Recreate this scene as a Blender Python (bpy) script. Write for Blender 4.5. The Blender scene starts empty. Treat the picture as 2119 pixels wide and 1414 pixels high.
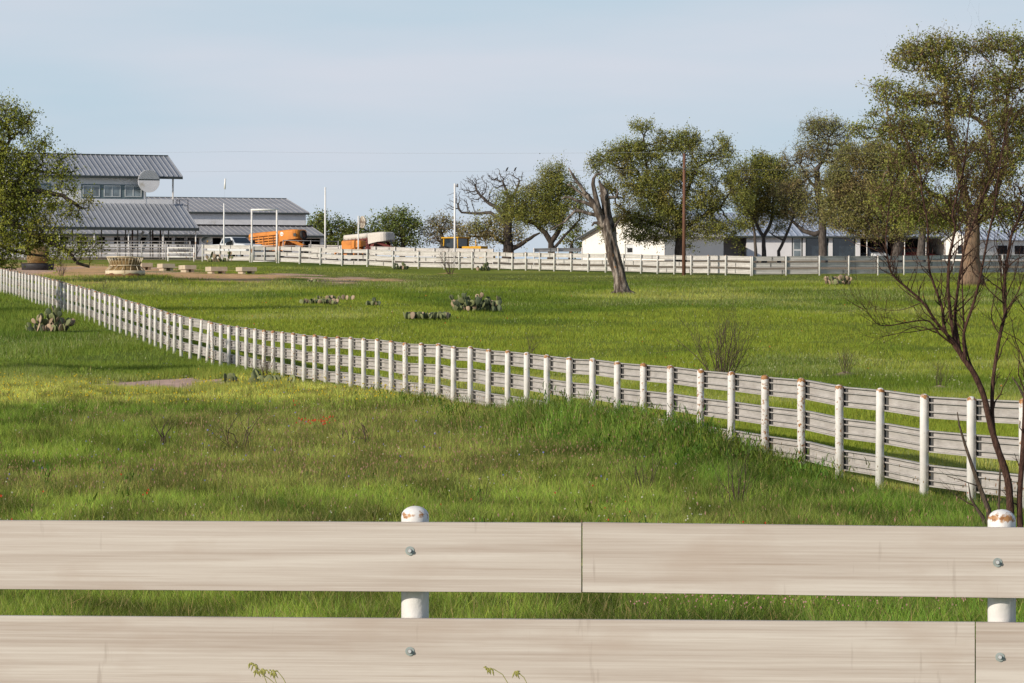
import bpy, bmesh, math, random, time
T00 = time.time()
import numpy as np
from mathutils import Vector, Matrix

R = math.radians
F = 10000.0; CX = 1059.5; CY = 707.0; HC = 2.06     # photo focal length in photo pixels, centre, eye height
SC = bpy.context.scene
COL = SC.collection
rng = np.random.default_rng(7)
random.seed(7)

# ------------------------------------------------------------------ camera, sun, sky
cam = bpy.data.cameras.new('camera'); camo = bpy.data.objects.new('camera', cam); COL.objects.link(camo)
cam.sensor_width = 36.0; cam.lens = 36.0 * F / 2119.0
cam.clip_start = 0.5; cam.clip_end = 9000
camo.location = (0, 0, HC); camo.rotation_euler = (R(90), 0, 0)
SC.camera = camo
SUN_AZ = R(52); SUN_EL = R(21)       # azimuth measured from straight behind the camera towards the left
sdir = Vector((-math.sin(SUN_AZ) * math.cos(SUN_EL), -math.cos(SUN_AZ) * math.cos(SUN_EL), math.sin(SUN_EL)))
sl = bpy.data.lights.new('sun', 'SUN'); so = bpy.data.objects.new('sun', sl); COL.objects.link(so)
sl.energy = 4.3; sl.angle = R(0.6); sl.color = (1.0, 0.89, 0.74)
so.rotation_euler = sdir.to_track_quat('Z', 'Y').to_euler()

w = bpy.data.worlds.new('World'); SC.world = w; w.use_nodes = True
nt = w.node_tree; nt.nodes.clear()
def N(nt, t, **kw):
    n = nt.nodes.new(t)
    for k, v in kw.items():
        if k.startswith('i_'): n.inputs[k[2:].replace('_', ' ')].default_value = v
        else: setattr(n, k, v)
    return n
sky = N(nt, 'ShaderNodeTexSky', sky_type='NISHITA', sun_disc=False, sun_elevation=SUN_EL,
        sun_rotation=math.atan2(sdir.x, sdir.y), altitude=300, air_density=1.0, dust_density=1.2, ozone_density=2.0)
tc = N(nt, 'ShaderNodeTexCoord')
mp = N(nt, 'ShaderNodeMapping'); mp.inputs['Scale'].default_value = (5.0, 5.0, 30.0)
nz = N(nt, 'ShaderNodeTexNoise'); nz.inputs['Scale'].default_value = 1.6; nz.inputs['Detail'].default_value = 4; nz.inputs['Roughness'].default_value = .45
rp = N(nt, 'ShaderNodeMapRange'); rp.inputs['From Min'].default_value = .30; rp.inputs['From Max'].default_value = .70
rp.inputs['To Min'].default_value = 0; rp.inputs['To Max'].default_value = 1
mx = N(nt, 'ShaderNodeMix', data_type='RGBA')
cc = N(nt, 'ShaderNodeMix', data_type='RGBA'); cc.inputs['A'].default_value = (5.95, 7.6, 9.0, 1); cc.inputs['B'].default_value = (8.0, 8.3, 9.4, 1)
sxyz = N(nt, 'ShaderNodeSeparateXYZ'); fd = N(nt, 'ShaderNodeMapRange'); fd.inputs['From Min'].default_value = .06; fd.inputs['From Max'].default_value = .45; fd.inputs['To Min'].default_value = .88; fd.inputs['To Max'].default_value = .12
bg = N(nt, 'ShaderNodeBackground'); bg.inputs['Strength'].default_value = .088
ow = N(nt, 'ShaderNodeOutputWorld')
L = nt.links.new
L(tc.outputs['Generated'], mp.inputs['Vector']); L(mp.outputs['Vector'], nz.inputs['Vector']); L(nz.outputs['Fac'], rp.inputs['Value'])
L(rp.outputs['Result'], cc.inputs['Factor']); L(cc.outputs['Result'], mx.inputs['B']); L(tc.outputs['Generated'], sxyz.inputs[0]); L(sxyz.outputs['Z'], fd.inputs['Value']); L(fd.outputs['Result'], mx.inputs['Factor'])
L(sky.outputs['Color'], mx.inputs['A']); L(mx.outputs['Result'], bg.inputs['Color']); L(bg.outputs['Background'], ow.inputs['Surface'])
SC.view_settings.view_transform = 'Standard'; SC.view_settings.look = 'None'
SC.view_settings.exposure = 0.0; SC.view_settings.gamma = 1.0

# ------------------------------------------------------------------ materials
def newmat(name):
    m = bpy.data.materials.new(name); m.use_nodes = True
    t = m.node_tree; p = t.nodes['Principled BSDF']
    return m, t, p
def setp(p, rough=.6, spec=.3, metal=0.0):
    p.inputs['Roughness'].default_value = rough
    p.inputs['Specular IOR Level'].default_value = spec
    p.inputs['Metallic'].default_value = metal
def ramp(t, stops):
    r = t.nodes.new('ShaderNodeValToRGB'); e = r.color_ramp.elements
    while len(e) < len(stops): e.new(.5)
    for el, (pos, c) in zip(e, stops): el.position = pos; el.color = (*c, 1) if len(c) == 3 else c
    return r
def pmat(name, base, rough=.65, spec=.3, var=.18, scale=2.0, metal=0.0, stretch=(1, 1, 1), bump=0.0, bscale=None, stops=None, detail=5):
    """noise varied paint / stone / metal"""
    m, t, p = newmat(name); setp(p, rough, spec, metal); l = t.links.new
    tc = t.nodes.new('ShaderNodeTexCoord'); mp = t.nodes.new('ShaderNodeMapping'); mp.inputs['Scale'].default_value = stretch
    oi = t.nodes.new('ShaderNodeObjectInfo'); ad = t.nodes.new('ShaderNodeVectorMath'); ad.operation = 'ADD'
    ml = t.nodes.new('ShaderNodeMath'); ml.operation = 'MULTIPLY'; ml.inputs[1].default_value = 37.0
    l(oi.outputs['Random'], ml.inputs[0]); l(tc.outputs['Object'], mp.inputs['Vector']); l(mp.outputs['Vector'], ad.inputs[0]); l(ml.outputs[0], ad.inputs[1])
    n = t.nodes.new('ShaderNodeTexNoise'); n.inputs['Scale'].default_value = scale; n.inputs['Detail'].default_value = detail; n.inputs['Roughness'].default_value = .6
    l(ad.outputs[0], n.inputs['Vector'])
    b = np.array(base)
    st = stops or [(.28, tuple(b * (1 - var))), (.72, tuple(np.minimum(b * (1 + var), .95)))]
    r = ramp(t, st); l(n.outputs['Fac'], r.inputs['Fac']); l(r.outputs['Color'], p.inputs['Base Color'])
    if bump:
        n2 = t.nodes.new('ShaderNodeTexNoise'); n2.inputs['Scale'].default_value = bscale or scale * 6; n2.inputs['Detail'].default_value = 6
        l(ad.outputs[0], n2.inputs['Vector']); bp = t.nodes.new('ShaderNodeBump'); bp.inputs['Strength'].default_value = bump; bp.inputs['Distance'].default_value = .03
        l(n2.outputs['Fac'], bp.inputs['Height']); l(bp.outputs['Normal'], p.inputs['Normal'])
    return m
def leafmat(name, trans=.35, rough=.55, spec=.15):
    """uses the per point colour 'col' (each leaf / blade has its own)"""
    m, t, p = newmat(name); setp(p, rough, spec); l = t.links.new
    a = t.nodes.new('ShaderNodeAttribute'); a.attribute_name = 'col'
    tr = t.nodes.new('ShaderNodeBsdfTranslucent'); mx = t.nodes.new('ShaderNodeMixShader'); mx.inputs[0].default_value = trans
    hs = t.nodes.new('ShaderNodeHueSaturation'); hs.inputs['Hue'].default_value = .485; hs.inputs['Saturation'].default_value = 1.1; hs.inputs['Value'].default_value = 1.25
    l(a.outputs['Color'], p.inputs['Base Color']); l(a.outputs['Color'], hs.inputs['Color']); l(hs.outputs['Color'], tr.inputs['Color'])
    l(p.outputs[0], mx.inputs[1]); l(tr.outputs[0], mx.inputs[2]); l(mx.outputs[0], t.nodes['Material Output'].inputs['Surface'])
    return m
def paintpost(name, H=1.37, rust=1.0, scale=1.0, bump=.0):
    """white painted pipe post: rust bleeding from the weld under the cap and in runs down the pipe"""
    m, t, p = newmat(name); setp(p, .5, .35); l = t.links.new; nn = t.nodes.new
    tc = nn('ShaderNodeTexCoord'); oi = nn('ShaderNodeObjectInfo')
    ml = nn('ShaderNodeMath'); ml.operation = 'MULTIPLY'; ml.inputs[1].default_value = 61.0; l(oi.outputs['Random'], ml.inputs[0])
    ad = nn('ShaderNodeVectorMath'); ad.operation = 'ADD'; l(tc.outputs['Object'], ad.inputs[0]); l(ml.outputs[0], ad.inputs[1])
    sx = nn('ShaderNodeSeparateXYZ'); l(tc.outputs['Object'], sx.inputs[0])
    z = sx.outputs['Z']
    # band at the weld
    d = nn('ShaderNodeMath'); d.operation = 'SUBTRACT'; d.inputs[1].default_value = H - .035; l(z, d.inputs[0])
    ab = nn('ShaderNodeMath'); ab.operation = 'ABSOLUTE'; l(d.outputs[0], ab.inputs[0])
    mr = nn('ShaderNodeMapRange'); mr.inputs['From Min'].default_value = .0; mr.inputs['From Max'].default_value = .045; mr.inputs['To Min'].default_value = .34; mr.inputs['To Max'].default_value = 0; l(ab.outputs[0], mr.inputs['Value'])
    n1 = nn('ShaderNodeTexNoise'); n1.inputs['Scale'].default_value = 24 * scale; n1.inputs['Detail'].default_value = 5; l(ad.outputs[0], n1.inputs['Vector'])
    s1 = nn('ShaderNodeMath'); s1.operation = 'ADD'; l(n1.outputs['Fac'], s1.inputs[0]); l(mr.outputs[0], s1.inputs[1])
    rr = nn('ShaderNodeMath'); rr.operation = 'MULTIPLY_ADD'; rr.inputs[1].default_value = .16; rr.inputs[2].default_value = -.10; l(oi.outputs['Random'], rr.inputs[0])
    s2 = nn('ShaderNodeMath'); s2.operation = 'ADD'; l(s1.outputs[0], s2.inputs[0]); l(rr.outputs[0], s2.inputs[1])
    k1 = nn('ShaderNodeMapRange'); k1.inputs['From Min'].default_value = .70 - .06 * rust; k1.inputs['From Max'].default_value = .82 - .06 * rust; l(s2.outputs[0], k1.inputs['Value'])
    # runs and chips down the pipe
    mp = nn('ShaderNodeMapping'); mp.inputs['Scale'].default_value = (16, 16, 1.5); l(ad.outputs[0], mp.inputs['Vector'])
    n2 = nn('ShaderNodeTexNoise'); n2.inputs['Scale'].default_value = 1.5; n2.inputs['Detail'].default_value = 6; n2.inputs['Roughness'].default_value = .68; l(mp.outputs[0], n2.inputs['Vector'])
    k2 = nn('ShaderNodeMapRange'); k2.inputs['From Min'].default_value = .685; k2.inputs['From Max'].default_value = .76; l(n2.outputs['Fac'], k2.inputs['Value'])
    gt = nn('ShaderNodeMath'); gt.operation = 'GREATER_THAN'; gt.inputs[1].default_value = .66; l(oi.outputs['Random'], gt.inputs[0])
    k3 = nn('ShaderNodeMath'); k3.operation = 'MULTIPLY'; l(k2.outputs[0], k3.inputs[0]); l(gt.outputs[0], k3.inputs[1])
    mxm = nn('ShaderNodeMath'); mxm.operation = 'MAXIMUM'; l(k1.outputs[0], mxm.inputs[0]); l(k3.outputs[0], mxm.inputs[1])
    n3 = nn('ShaderNodeTexNoise'); n3.inputs['Scale'].default_value = 50; l(ad.outputs[0], n3.inputs['Vector'])
    rc = ramp(t, [(.3, (.20, .075, .025)), (.7, (.50, .26, .10))]); l(n3.outputs['Fac'], rc.inputs['Fac'])
    n4 = nn('ShaderNodeTexNoise'); n4.inputs['Scale'].default_value = 7; n4.inputs['Detail'].default_value = 4; l(ad.outputs[0], n4.inputs['Vector'])
    rw = ramp(t, [(.3, (.70, .69, .68)), (.7, (.84, .83, .82))]); l(n4.outputs['Fac'], rw.inputs['Fac'])
    mx = nn('ShaderNodeMix'); mx.data_type = 'RGBA'; l(mxm.outputs[0], mx.inputs['Factor']); l(rw.outputs['Color'], mx.inputs['A']); l(rc.outputs['Color'], mx.inputs['B'])
    l(mx.outputs['Result'], p.inputs['Base Color'])
    if bump:
        n5 = nn('ShaderNodeTexNoise'); n5.inputs['Scale'].default_value = 30; n5.inputs['Detail'].default_value = 5; l(ad.outputs[0], n5.inputs['Vector'])
        bp = nn('ShaderNodeBump'); bp.inputs['Strength'].default_value = bump; bp.inputs['Distance'].default_value = .006; l(n5.outputs['Fac'], bp.inputs['Height']); l(bp.outputs['Normal'], p.inputs['Normal'])
    return m
def railmat(name, dark, mid, light, fx=.55, fz=9.0, rough=.6):
    """weathered board: long streaks along the board (x), fine grain and a few soft stains"""
    m, t, p = newmat(name); setp(p, rough, .25); l = t.links.new; nn = t.nodes.new
    tc = nn('ShaderNodeTexCoord'); oi = nn('ShaderNodeObjectInfo')
    ml = nn('ShaderNodeMath'); ml.operation = 'MULTIPLY'; ml.inputs[1].default_value = 53.0; l(oi.outputs['Random'], ml.inputs[0])
    ad = nn('ShaderNodeVectorMath'); ad.operation = 'ADD'; l(tc.outputs['Object'], ad.inputs[0]); l(ml.outputs[0], ad.inputs[1])
    mp = nn('ShaderNodeMapping'); mp.inputs['Scale'].default_value = (fx, 1, fz); l(ad.outputs[0], mp.inputs['Vector'])
    n1 = nn('ShaderNodeTexNoise'); n1.inputs['Scale'].default_value = 1.7; n1.inputs['Detail'].default_value = 6; n1.inputs['Roughness'].default_value = .58; n1.inputs['Distortion'].default_value = .55; l(mp.outputs[0], n1.inputs['Vector'])
    mp2 = nn('ShaderNodeMapping'); mp2.inputs['Scale'].default_value = (fx * 2.2, 1, fz * 5); l(ad.outputs[0], mp2.inputs['Vector'])
    n2 = nn('ShaderNodeTexNoise'); n2.inputs['Scale'].default_value = 2.5; n2.inputs['Detail'].default_value = 6; n2.inputs['Roughness'].default_value = .72; l(mp2.outputs[0], n2.inputs['Vector'])
    ma = nn('ShaderNodeMath'); ma.operation = 'MULTIPLY_ADD'; ma.inputs[1].default_value = .46; l(n2.outputs['Fac'], ma.inputs[0]); 
    mb = nn('ShaderNodeMath'); mb.operation = 'MULTIPLY'; mb.inputs[1].default_value = .54; l(n1.outputs['Fac'], mb.inputs[0]); l(mb.outputs[0], ma.inputs[2])
    r = ramp(t, [(.36, dark), (.49, mid), (.61, light)]); l(ma.outputs[0], r.inputs['Fac'])
    # handling stains, a little browner, blotchy
    n3 = nn('ShaderNodeTexNoise'); n3.inputs['Scale'].default_value = 2.0; n3.inputs['Detail'].default_value = 4
    mp3 = nn('ShaderNodeMapping'); mp3.inputs['Scale'].default_value = (1.2, 1, 3); l(ad.outputs[0], mp3.inputs['Vector']); l(mp3.outputs[0], n3.inputs['Vector'])
    k = nn('ShaderNodeMapRange'); k.inputs['From Min'].default_value = .52; k.inputs['From Max'].default_value = .72; k.inputs['To Max'].default_value = .45; l(n3.outputs['Fac'], k.inputs['Value'])
    mx = nn('ShaderNodeMix'); mx.data_type = 'RGBA'; l(k.outputs[0], mx.inputs['Factor']); l(r.outputs['Color'], mx.inputs['A'])
    mx.inputs['B'].default_value = (dark[0] * 1.02, dark[1] * .97, dark[2] * .93, 1)
    # thin brown weather streaks along the board
    mp7 = nn('ShaderNodeMapping'); mp7.inputs['Scale'].default_value = (fx * 1.6, 1, fz * 3.2); mp7.inputs['Location'].default_value = (3, 5, 9); l(ad.outputs[0], mp7.inputs['Vector'])
    n7 = nn('ShaderNodeTexNoise'); n7.inputs['Scale'].default_value = 2.0; n7.inputs['Detail'].default_value = 5; n7.inputs['Roughness'].default_value = .65; l(mp7.outputs[0], n7.inputs['Vector'])
    k7 = nn('ShaderNodeMapRange'); k7.inputs['From Min'].default_value = .60; k7.inputs['From Max'].default_value = .70; k7.inputs['To Max'].default_value = .55; l(n7.outputs['Fac'], k7.inputs['Value'])
    mx7 = nn('ShaderNodeMix'); mx7.data_type = 'RGBA'; l(k7.outputs[0], mx7.inputs['Factor']); l(mx.outputs['Result'], mx7.inputs['A']); mx7.inputs['B'].default_value = (dark[0] * .84, dark[1] * .78, dark[2] * .72, 1); mx = mx7
    # vertical scuffs and small dark chips
    mp4 = nn('ShaderNodeMapping'); mp4.inputs['Scale'].default_value = (9, 1, 1.1); l(ad.outputs[0], mp4.inputs['Vector'])
    n4 = nn('ShaderNodeTexNoise'); n4.inputs['Scale'].default_value = 2.2; n4.inputs['Detail'].default_value = 4; l(mp4.outputs[0], n4.inputs['Vector'])
    k4 = nn('ShaderNodeMapRange'); k4.inputs['From Min'].default_value = .66; k4.inputs['From Max'].default_value = .74; k4.inputs['To Max'].default_value = .35; l(n4.outputs['Fac'], k4.inputs['Value'])
    v5 = nn('ShaderNodeTexVoronoi'); v5.inputs['Scale'].default_value = 3.1; l(ad.outputs[0], v5.inputs['Vector'])
    k5 = nn('ShaderNodeMapRange'); k5.inputs['From Min'].default_value = .014; k5.inputs['From Max'].default_value = .024; k5.inputs['To Min'].default_value = .75; k5.inputs['To Max'].default_value = 0; l(v5.outputs['Distance'], k5.inputs['Value'])
    k6 = nn('ShaderNodeMath'); k6.operation = 'MAXIMUM'; l(k4.outputs[0], k6.inputs[0]); l(k5.outputs[0], k6.inputs[1])
    mx2 = nn('ShaderNodeMix'); mx2.data_type = 'RGBA'; l(k6.outputs[0], mx2.inputs['Factor']); l(mx.outputs['Result'], mx2.inputs['A']); mx2.inputs['B'].default_value = (dark[0] * .55, dark[1] * .5, dark[2] * .46, 1)
    l(mx2.outputs['Result'], p.inputs['Base Color'])
    bp = nn('ShaderNodeBump'); bp.inputs['Strength'].default_value = .12; bp.inputs['Distance'].default_value = .004; l(n2.outputs['Fac'], bp.inputs['Height']); l(bp.outputs['Normal'], p.inputs['Normal'])
    return m
def barkmat(name, a, b, scale=3.0, c=None, zs=.35):
    m, t, p = newmat(name); setp(p, .9, .1); l = t.links.new; nn = t.nodes.new
    tc = nn('ShaderNodeTexCoord'); mp = nn('ShaderNodeMapping'); mp.inputs['Scale'].default_value = (scale, scale, scale * zs); l(tc.outputs['Object'], mp.inputs['Vector'])
    n1 = nn('ShaderNodeTexNoise'); n1.inputs['Scale'].default_value = 2.2; n1.inputs['Detail'].default_value = 7; n1.inputs['Roughness'].default_value = .7; l(mp.outputs[0], n1.inputs['Vector'])
    st = [(.35, a), (.65, b)]
    if c: st = [(.32, a), (.50, b), (.63, c)]
    r = ramp(t, st); l(n1.outputs['Fac'], r.inputs['Fac']); l(r.outputs['Color'], p.inputs['Base Color'])
    bp = nn('ShaderNodeBump'); bp.inputs['Strength'].default_value = .9; bp.inputs['Distance'].default_value = .08; l(n1.outputs['Fac'], bp.inputs['Height']); l(bp.outputs['Normal'], p.inputs['Normal'])
    return m
def glassmat(name, col=(.04, .06, .07)):
    m, t, p = newmat(name); setp(p, .06, .9); l = t.links.new
    tc = t.nodes.new('ShaderNodeTexCoord'); n = t.nodes.new('ShaderNodeTexNoise'); n.inputs['Scale'].default_value = 1.2
    l(tc.outputs['Object'], n.inputs['Vector'])
    r = ramp(t, [(.35, tuple(np.array(col) * .6)), (.65, tuple(np.array(col) * 1.5))]); l(n.outputs['Fac'], r.inputs['Fac']); l(r.outputs['Color'], p.inputs['Base Color'])
    return m

M = {}
M['post'] = paintpost('white_pipe_paint', rust=2.0)
M['post_near'] = paintpost('white_pipe_paint_near', rust=-.5, bump=.5, scale=1.7)
M['post_far'] = paintpost('white_pipe_paint_far', rust=.7)
M['rail_near'] = railmat('beige_board', (.43, .36, .315), (.535, .475, .43), (.63, .58, .535), fx=.2, fz=9)
M['rail_mid'] = railmat('grey_board', (.33, .312, .297), (.42, .397, .378), (.49, .467, .448), fx=.9, fz=5)
M['rail_far'] = railmat('pale_board', (.44, .43, .41), (.54, .525, .505), (.62, .61, .59), fx=.3, fz=3)
M['clip'] = pmat('dark_grey_strip', (.10, .10, .10), var=.2)  # colour of the dark strips on the rail web
M['galv'] = pmat('galvanised', (.34, .39, .38), rough=.5, metal=0.0, var=.2, scale=30)
M['roof'] = pmat('grey_metal_roof', (.37, .39, .43), rough=.42, spec=.5, metal=.25, var=.10, scale=.8)
M['roof_barn'] = pmat('old_metal_roof', (.40, .40, .42), rough=.5, spec=.4, metal=.2, var=.16, scale=.6, stretch=(.4, 1, 1))
M['roof_blue'] = pmat('pale_blue_metal_roof', (.42, .47, .56), rough=.4, spec=.5, metal=.2, var=.10, scale=.6)
M['wall'] = pmat('white_wall_shaded', (.77, .77, .80), rough=.8, var=.05, scale=.8)  # bluish tint of shade put into the white
M['wall_stain'] = pmat('stained_white_render', (.66, .66, .68), rough=.8, scale=.9, stops=[(.30, (.56, .53, .48)), (.42, (.73, .73, .76)), (.7, (.80, .80, .83))])
M['wall_lit'] = pmat('white_wall_sunlit', (.80, .78, .74), rough=.8, var=.04, scale=.6)  # sunlit copy of the white wall, warm light put into the colour
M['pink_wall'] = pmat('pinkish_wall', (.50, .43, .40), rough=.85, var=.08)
M['trim_dark'] = pmat('dark_trim', (.045, .055, .055), rough=.5, var=.2)
M['trim_teal'] = pmat('teal_trim', (.14, .19, .21), rough=.5, var=.1)
M['frame_pale'] = pmat('pale_frame', (.60, .63, .65), rough=.5, var=.05)
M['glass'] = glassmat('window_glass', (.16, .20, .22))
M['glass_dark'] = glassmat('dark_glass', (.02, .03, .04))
M['dark'] = pmat('interior_shade', (.018, .018, .02), rough=.9, var=.3)  # near-black colour stands in for shade inside openings
M['steel_dark'] = pmat('dark_pipe', (.16, .15, .15), rough=.6, var=.25, scale=2)
M['steel_grey'] = pmat('grey_pipe', (.34, .33, .33), rough=.6, var=.25, scale=1)
M['pipe_white'] = pmat('white_pipe', (.74, .73, .72), rough=.5, scale=3, stops=[(.34, (.34, .19, .11)), (.42, (.70, .68, .66)), (.7, (.78, .77, .76))])
M['pipe_clean'] = pmat('clean_white_pipe', (.78, .78, .78), rough=.45, var=.05)
M['brown'] = pmat('brown_post', (.11, .06, .045), rough=.8, var=.3)
M['concrete'] = pmat('beige_concrete', (.50, .42, .32), rough=.9, var=.16, scale=3, bump=.3)
M['feeder'] = pmat('cream_painted_steel', (.56, .47, .33), rough=.6, scale=2.2, stops=[(.30, (.36, .22, .12)), (.40, (.60, .50, .35)), (.7, (.70, .62, .47))])
M['feeder_rust'] = pmat('rusty_base', (.16, .07, .04), rough=.9, var=.4, scale=5)
M['hay'] = pmat('hay', (.23, .155, .07), rough=1, var=.45, scale=5, stretch=(1, 1, 3), bump=.8, bscale=14)
M['rubber'] = pmat('black_rubber', (.022, .022, .024), rough=.7, var=.3, scale=4)
M['tub'] = pmat('black_tub', (.035, .035, .04), rough=.55, var=.3, scale=3)
M['orange'] = pmat('faded_orange_paint', (.62, .22, .035), rough=.55, scale=1.6, stops=[(.28, (.34, .13, .04)), (.45, (.60, .21, .035)), (.7, (.68, .27, .05))])
M['maroon'] = pmat('maroon_paint', (.15, .035, .03), rough=.6, var=.3, scale=2)
M['tarp'] = pmat('white_tarp', (.62, .58, .53), rough=.7, var=.10, scale=2.0, bump=.5, bscale=2.5)
M['yellow'] = pmat('yellow_paint', (.60, .33, .02), rough=.5, var=.18, scale=2)
M['truck_white'] = pmat('truck_white', (.62, .65, .68), rough=.25, spec=.5, var=.03)
M['black'] = pmat('black_plastic', (.02, .02, .022), rough=.5, var=.2)
M['dish'] = pmat('grey_dish', (.12, .125, .135), rough=.6, var=.12)
M['chrome'] = pmat('chrome', (.5, .5, .5), rough=.2, metal=.9, var=.1)
M['red_paint'] = pmat('red_paint', (.22, .02, .02), rough=.3, spec=.5, var=.1)
M['pole_wood'] = pmat('red_brown_pole', (.165, .082, .055), rough=.9, var=.35, scale=2.5, stretch=(4, 4, .4), bump=.4)
M['wire'] = pmat('grey_wire', (.30, .31, .33), rough=.5, var=.05)
M['emblem_white'] = pmat('white_emblem', (.8, .8, .8), var=.03)
M['rail_wood_lid'] = pmat('old_round_board', (.52, .48, .42), rough=.8, scale=3, stops=[(.35, (.22, .17, .12)), (.48, (.46, .42, .36)), (.7, (.60, .56, .50))])
M['bark_oak'] = barkmat('oak_bark', (.035, .028, .024), (.10, .082, .07), 3)
M['bark_big'] = barkmat('big_oak_bark', (.085, .06, .042), (.22, .155, .11), 3, (.27, .17, .105))
M['bark_grey'] = barkmat('grey_bark', (.06, .052, .047), (.15, .13, .118), 3)
M['bark_dead'] = barkmat('dead_wood', (.028, .022, .019), (.115, .092, .078), 2.1, (.36, .31, .27), zs=.25)
M['bark_red'] = barkmat('reddish_bare_bark', (.055, .031, .025), (.17, .095, .072), 16)
M['twig'] = barkmat('grey_brown_twig', (.075, .055, .042), (.17, .13, .10), 10)
M['twig_pale'] = barkmat('pale_twig', (.13, .105, .085), (.25, .205, .17), 8)
M['leaf'] = leafmat('oak_leaf', .42)
M['grass'] = leafmat('grass_blade', .34, rough=.6, spec=.12)
M['flower'] = leafmat('petal', .2, rough=.7, spec=.05)
M['cactus'] = None

def cactusmat():
    m, t, p = newmat('cactus_pad'); setp(p, .6, .2); l = t.links.new; nn = t.nodes.new
    a = nn('ShaderNodeAttribute'); a.attribute_name = 'col'
    tc = nn('ShaderNodeTexCoord'); v = nn('ShaderNodeTexVoronoi'); v.inputs['Scale'].default_value = 22; l(tc.outputs['Object'], v.inputs['Vector'])
    k = nn('ShaderNodeMapRange'); k.inputs['From Min'].default_value = .05; k.inputs['From Max'].default_value = .22; k.inputs['To Min'].default_value = .6; k.inputs['To Max'].default_value = 1; l(v.outputs['Distance'], k.inputs['Value'])
    n = nn('ShaderNodeTexNoise'); n.inputs['Scale'].default_value = 5; l(tc.outputs['Object'], n.inputs['Vector'])
    k2 = nn('ShaderNodeMapRange'); k2.inputs['To Min'].default_value = .7; k2.inputs['To Max'].default_value = 1.3; l(n.outputs['Fac'], k2.inputs['Value'])
    mu = nn('ShaderNodeMath'); mu.operation = 'MULTIPLY'; l(k.outputs[0], mu.inputs[0]); l(k2.outputs[0], mu.inputs[1])
    vm = nn('ShaderNodeVectorMath'); vm.operation = 'SCALE'; l(a.outputs['Color'], vm.inputs[0]); l(mu.outputs[0], vm.inputs['Scale']); l(vm.outputs[0], p.inputs['Base Color'])
    return m
M['cactus'] = cactusmat()

# ------------------------------------------------------------------ objects
def link(o): COL.objects.link(o); return o
def tag(o, label=None, cat=None, group=None, kind=None):
    if label: o['label'] = label
    if cat: o['category'] = cat
    if group: o['group'] = group
    if kind: o['kind'] = kind
    return o
def thing(name, label, cat, loc=(0, 0, 0), rotz=0.0, group=None):
    o = bpy.data.objects.new(name, None); link(o); o.empty_display_size = .2
    o.location = loc; o.rotation_euler = (0, 0, rotz)
    return tag(o, label, cat, group)
def dup(o, parent=None):
    c = o.copy(); link(c)
    if parent: c.parent = parent
    for ch in list(o.children): dup(ch, c)
    return c

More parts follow.
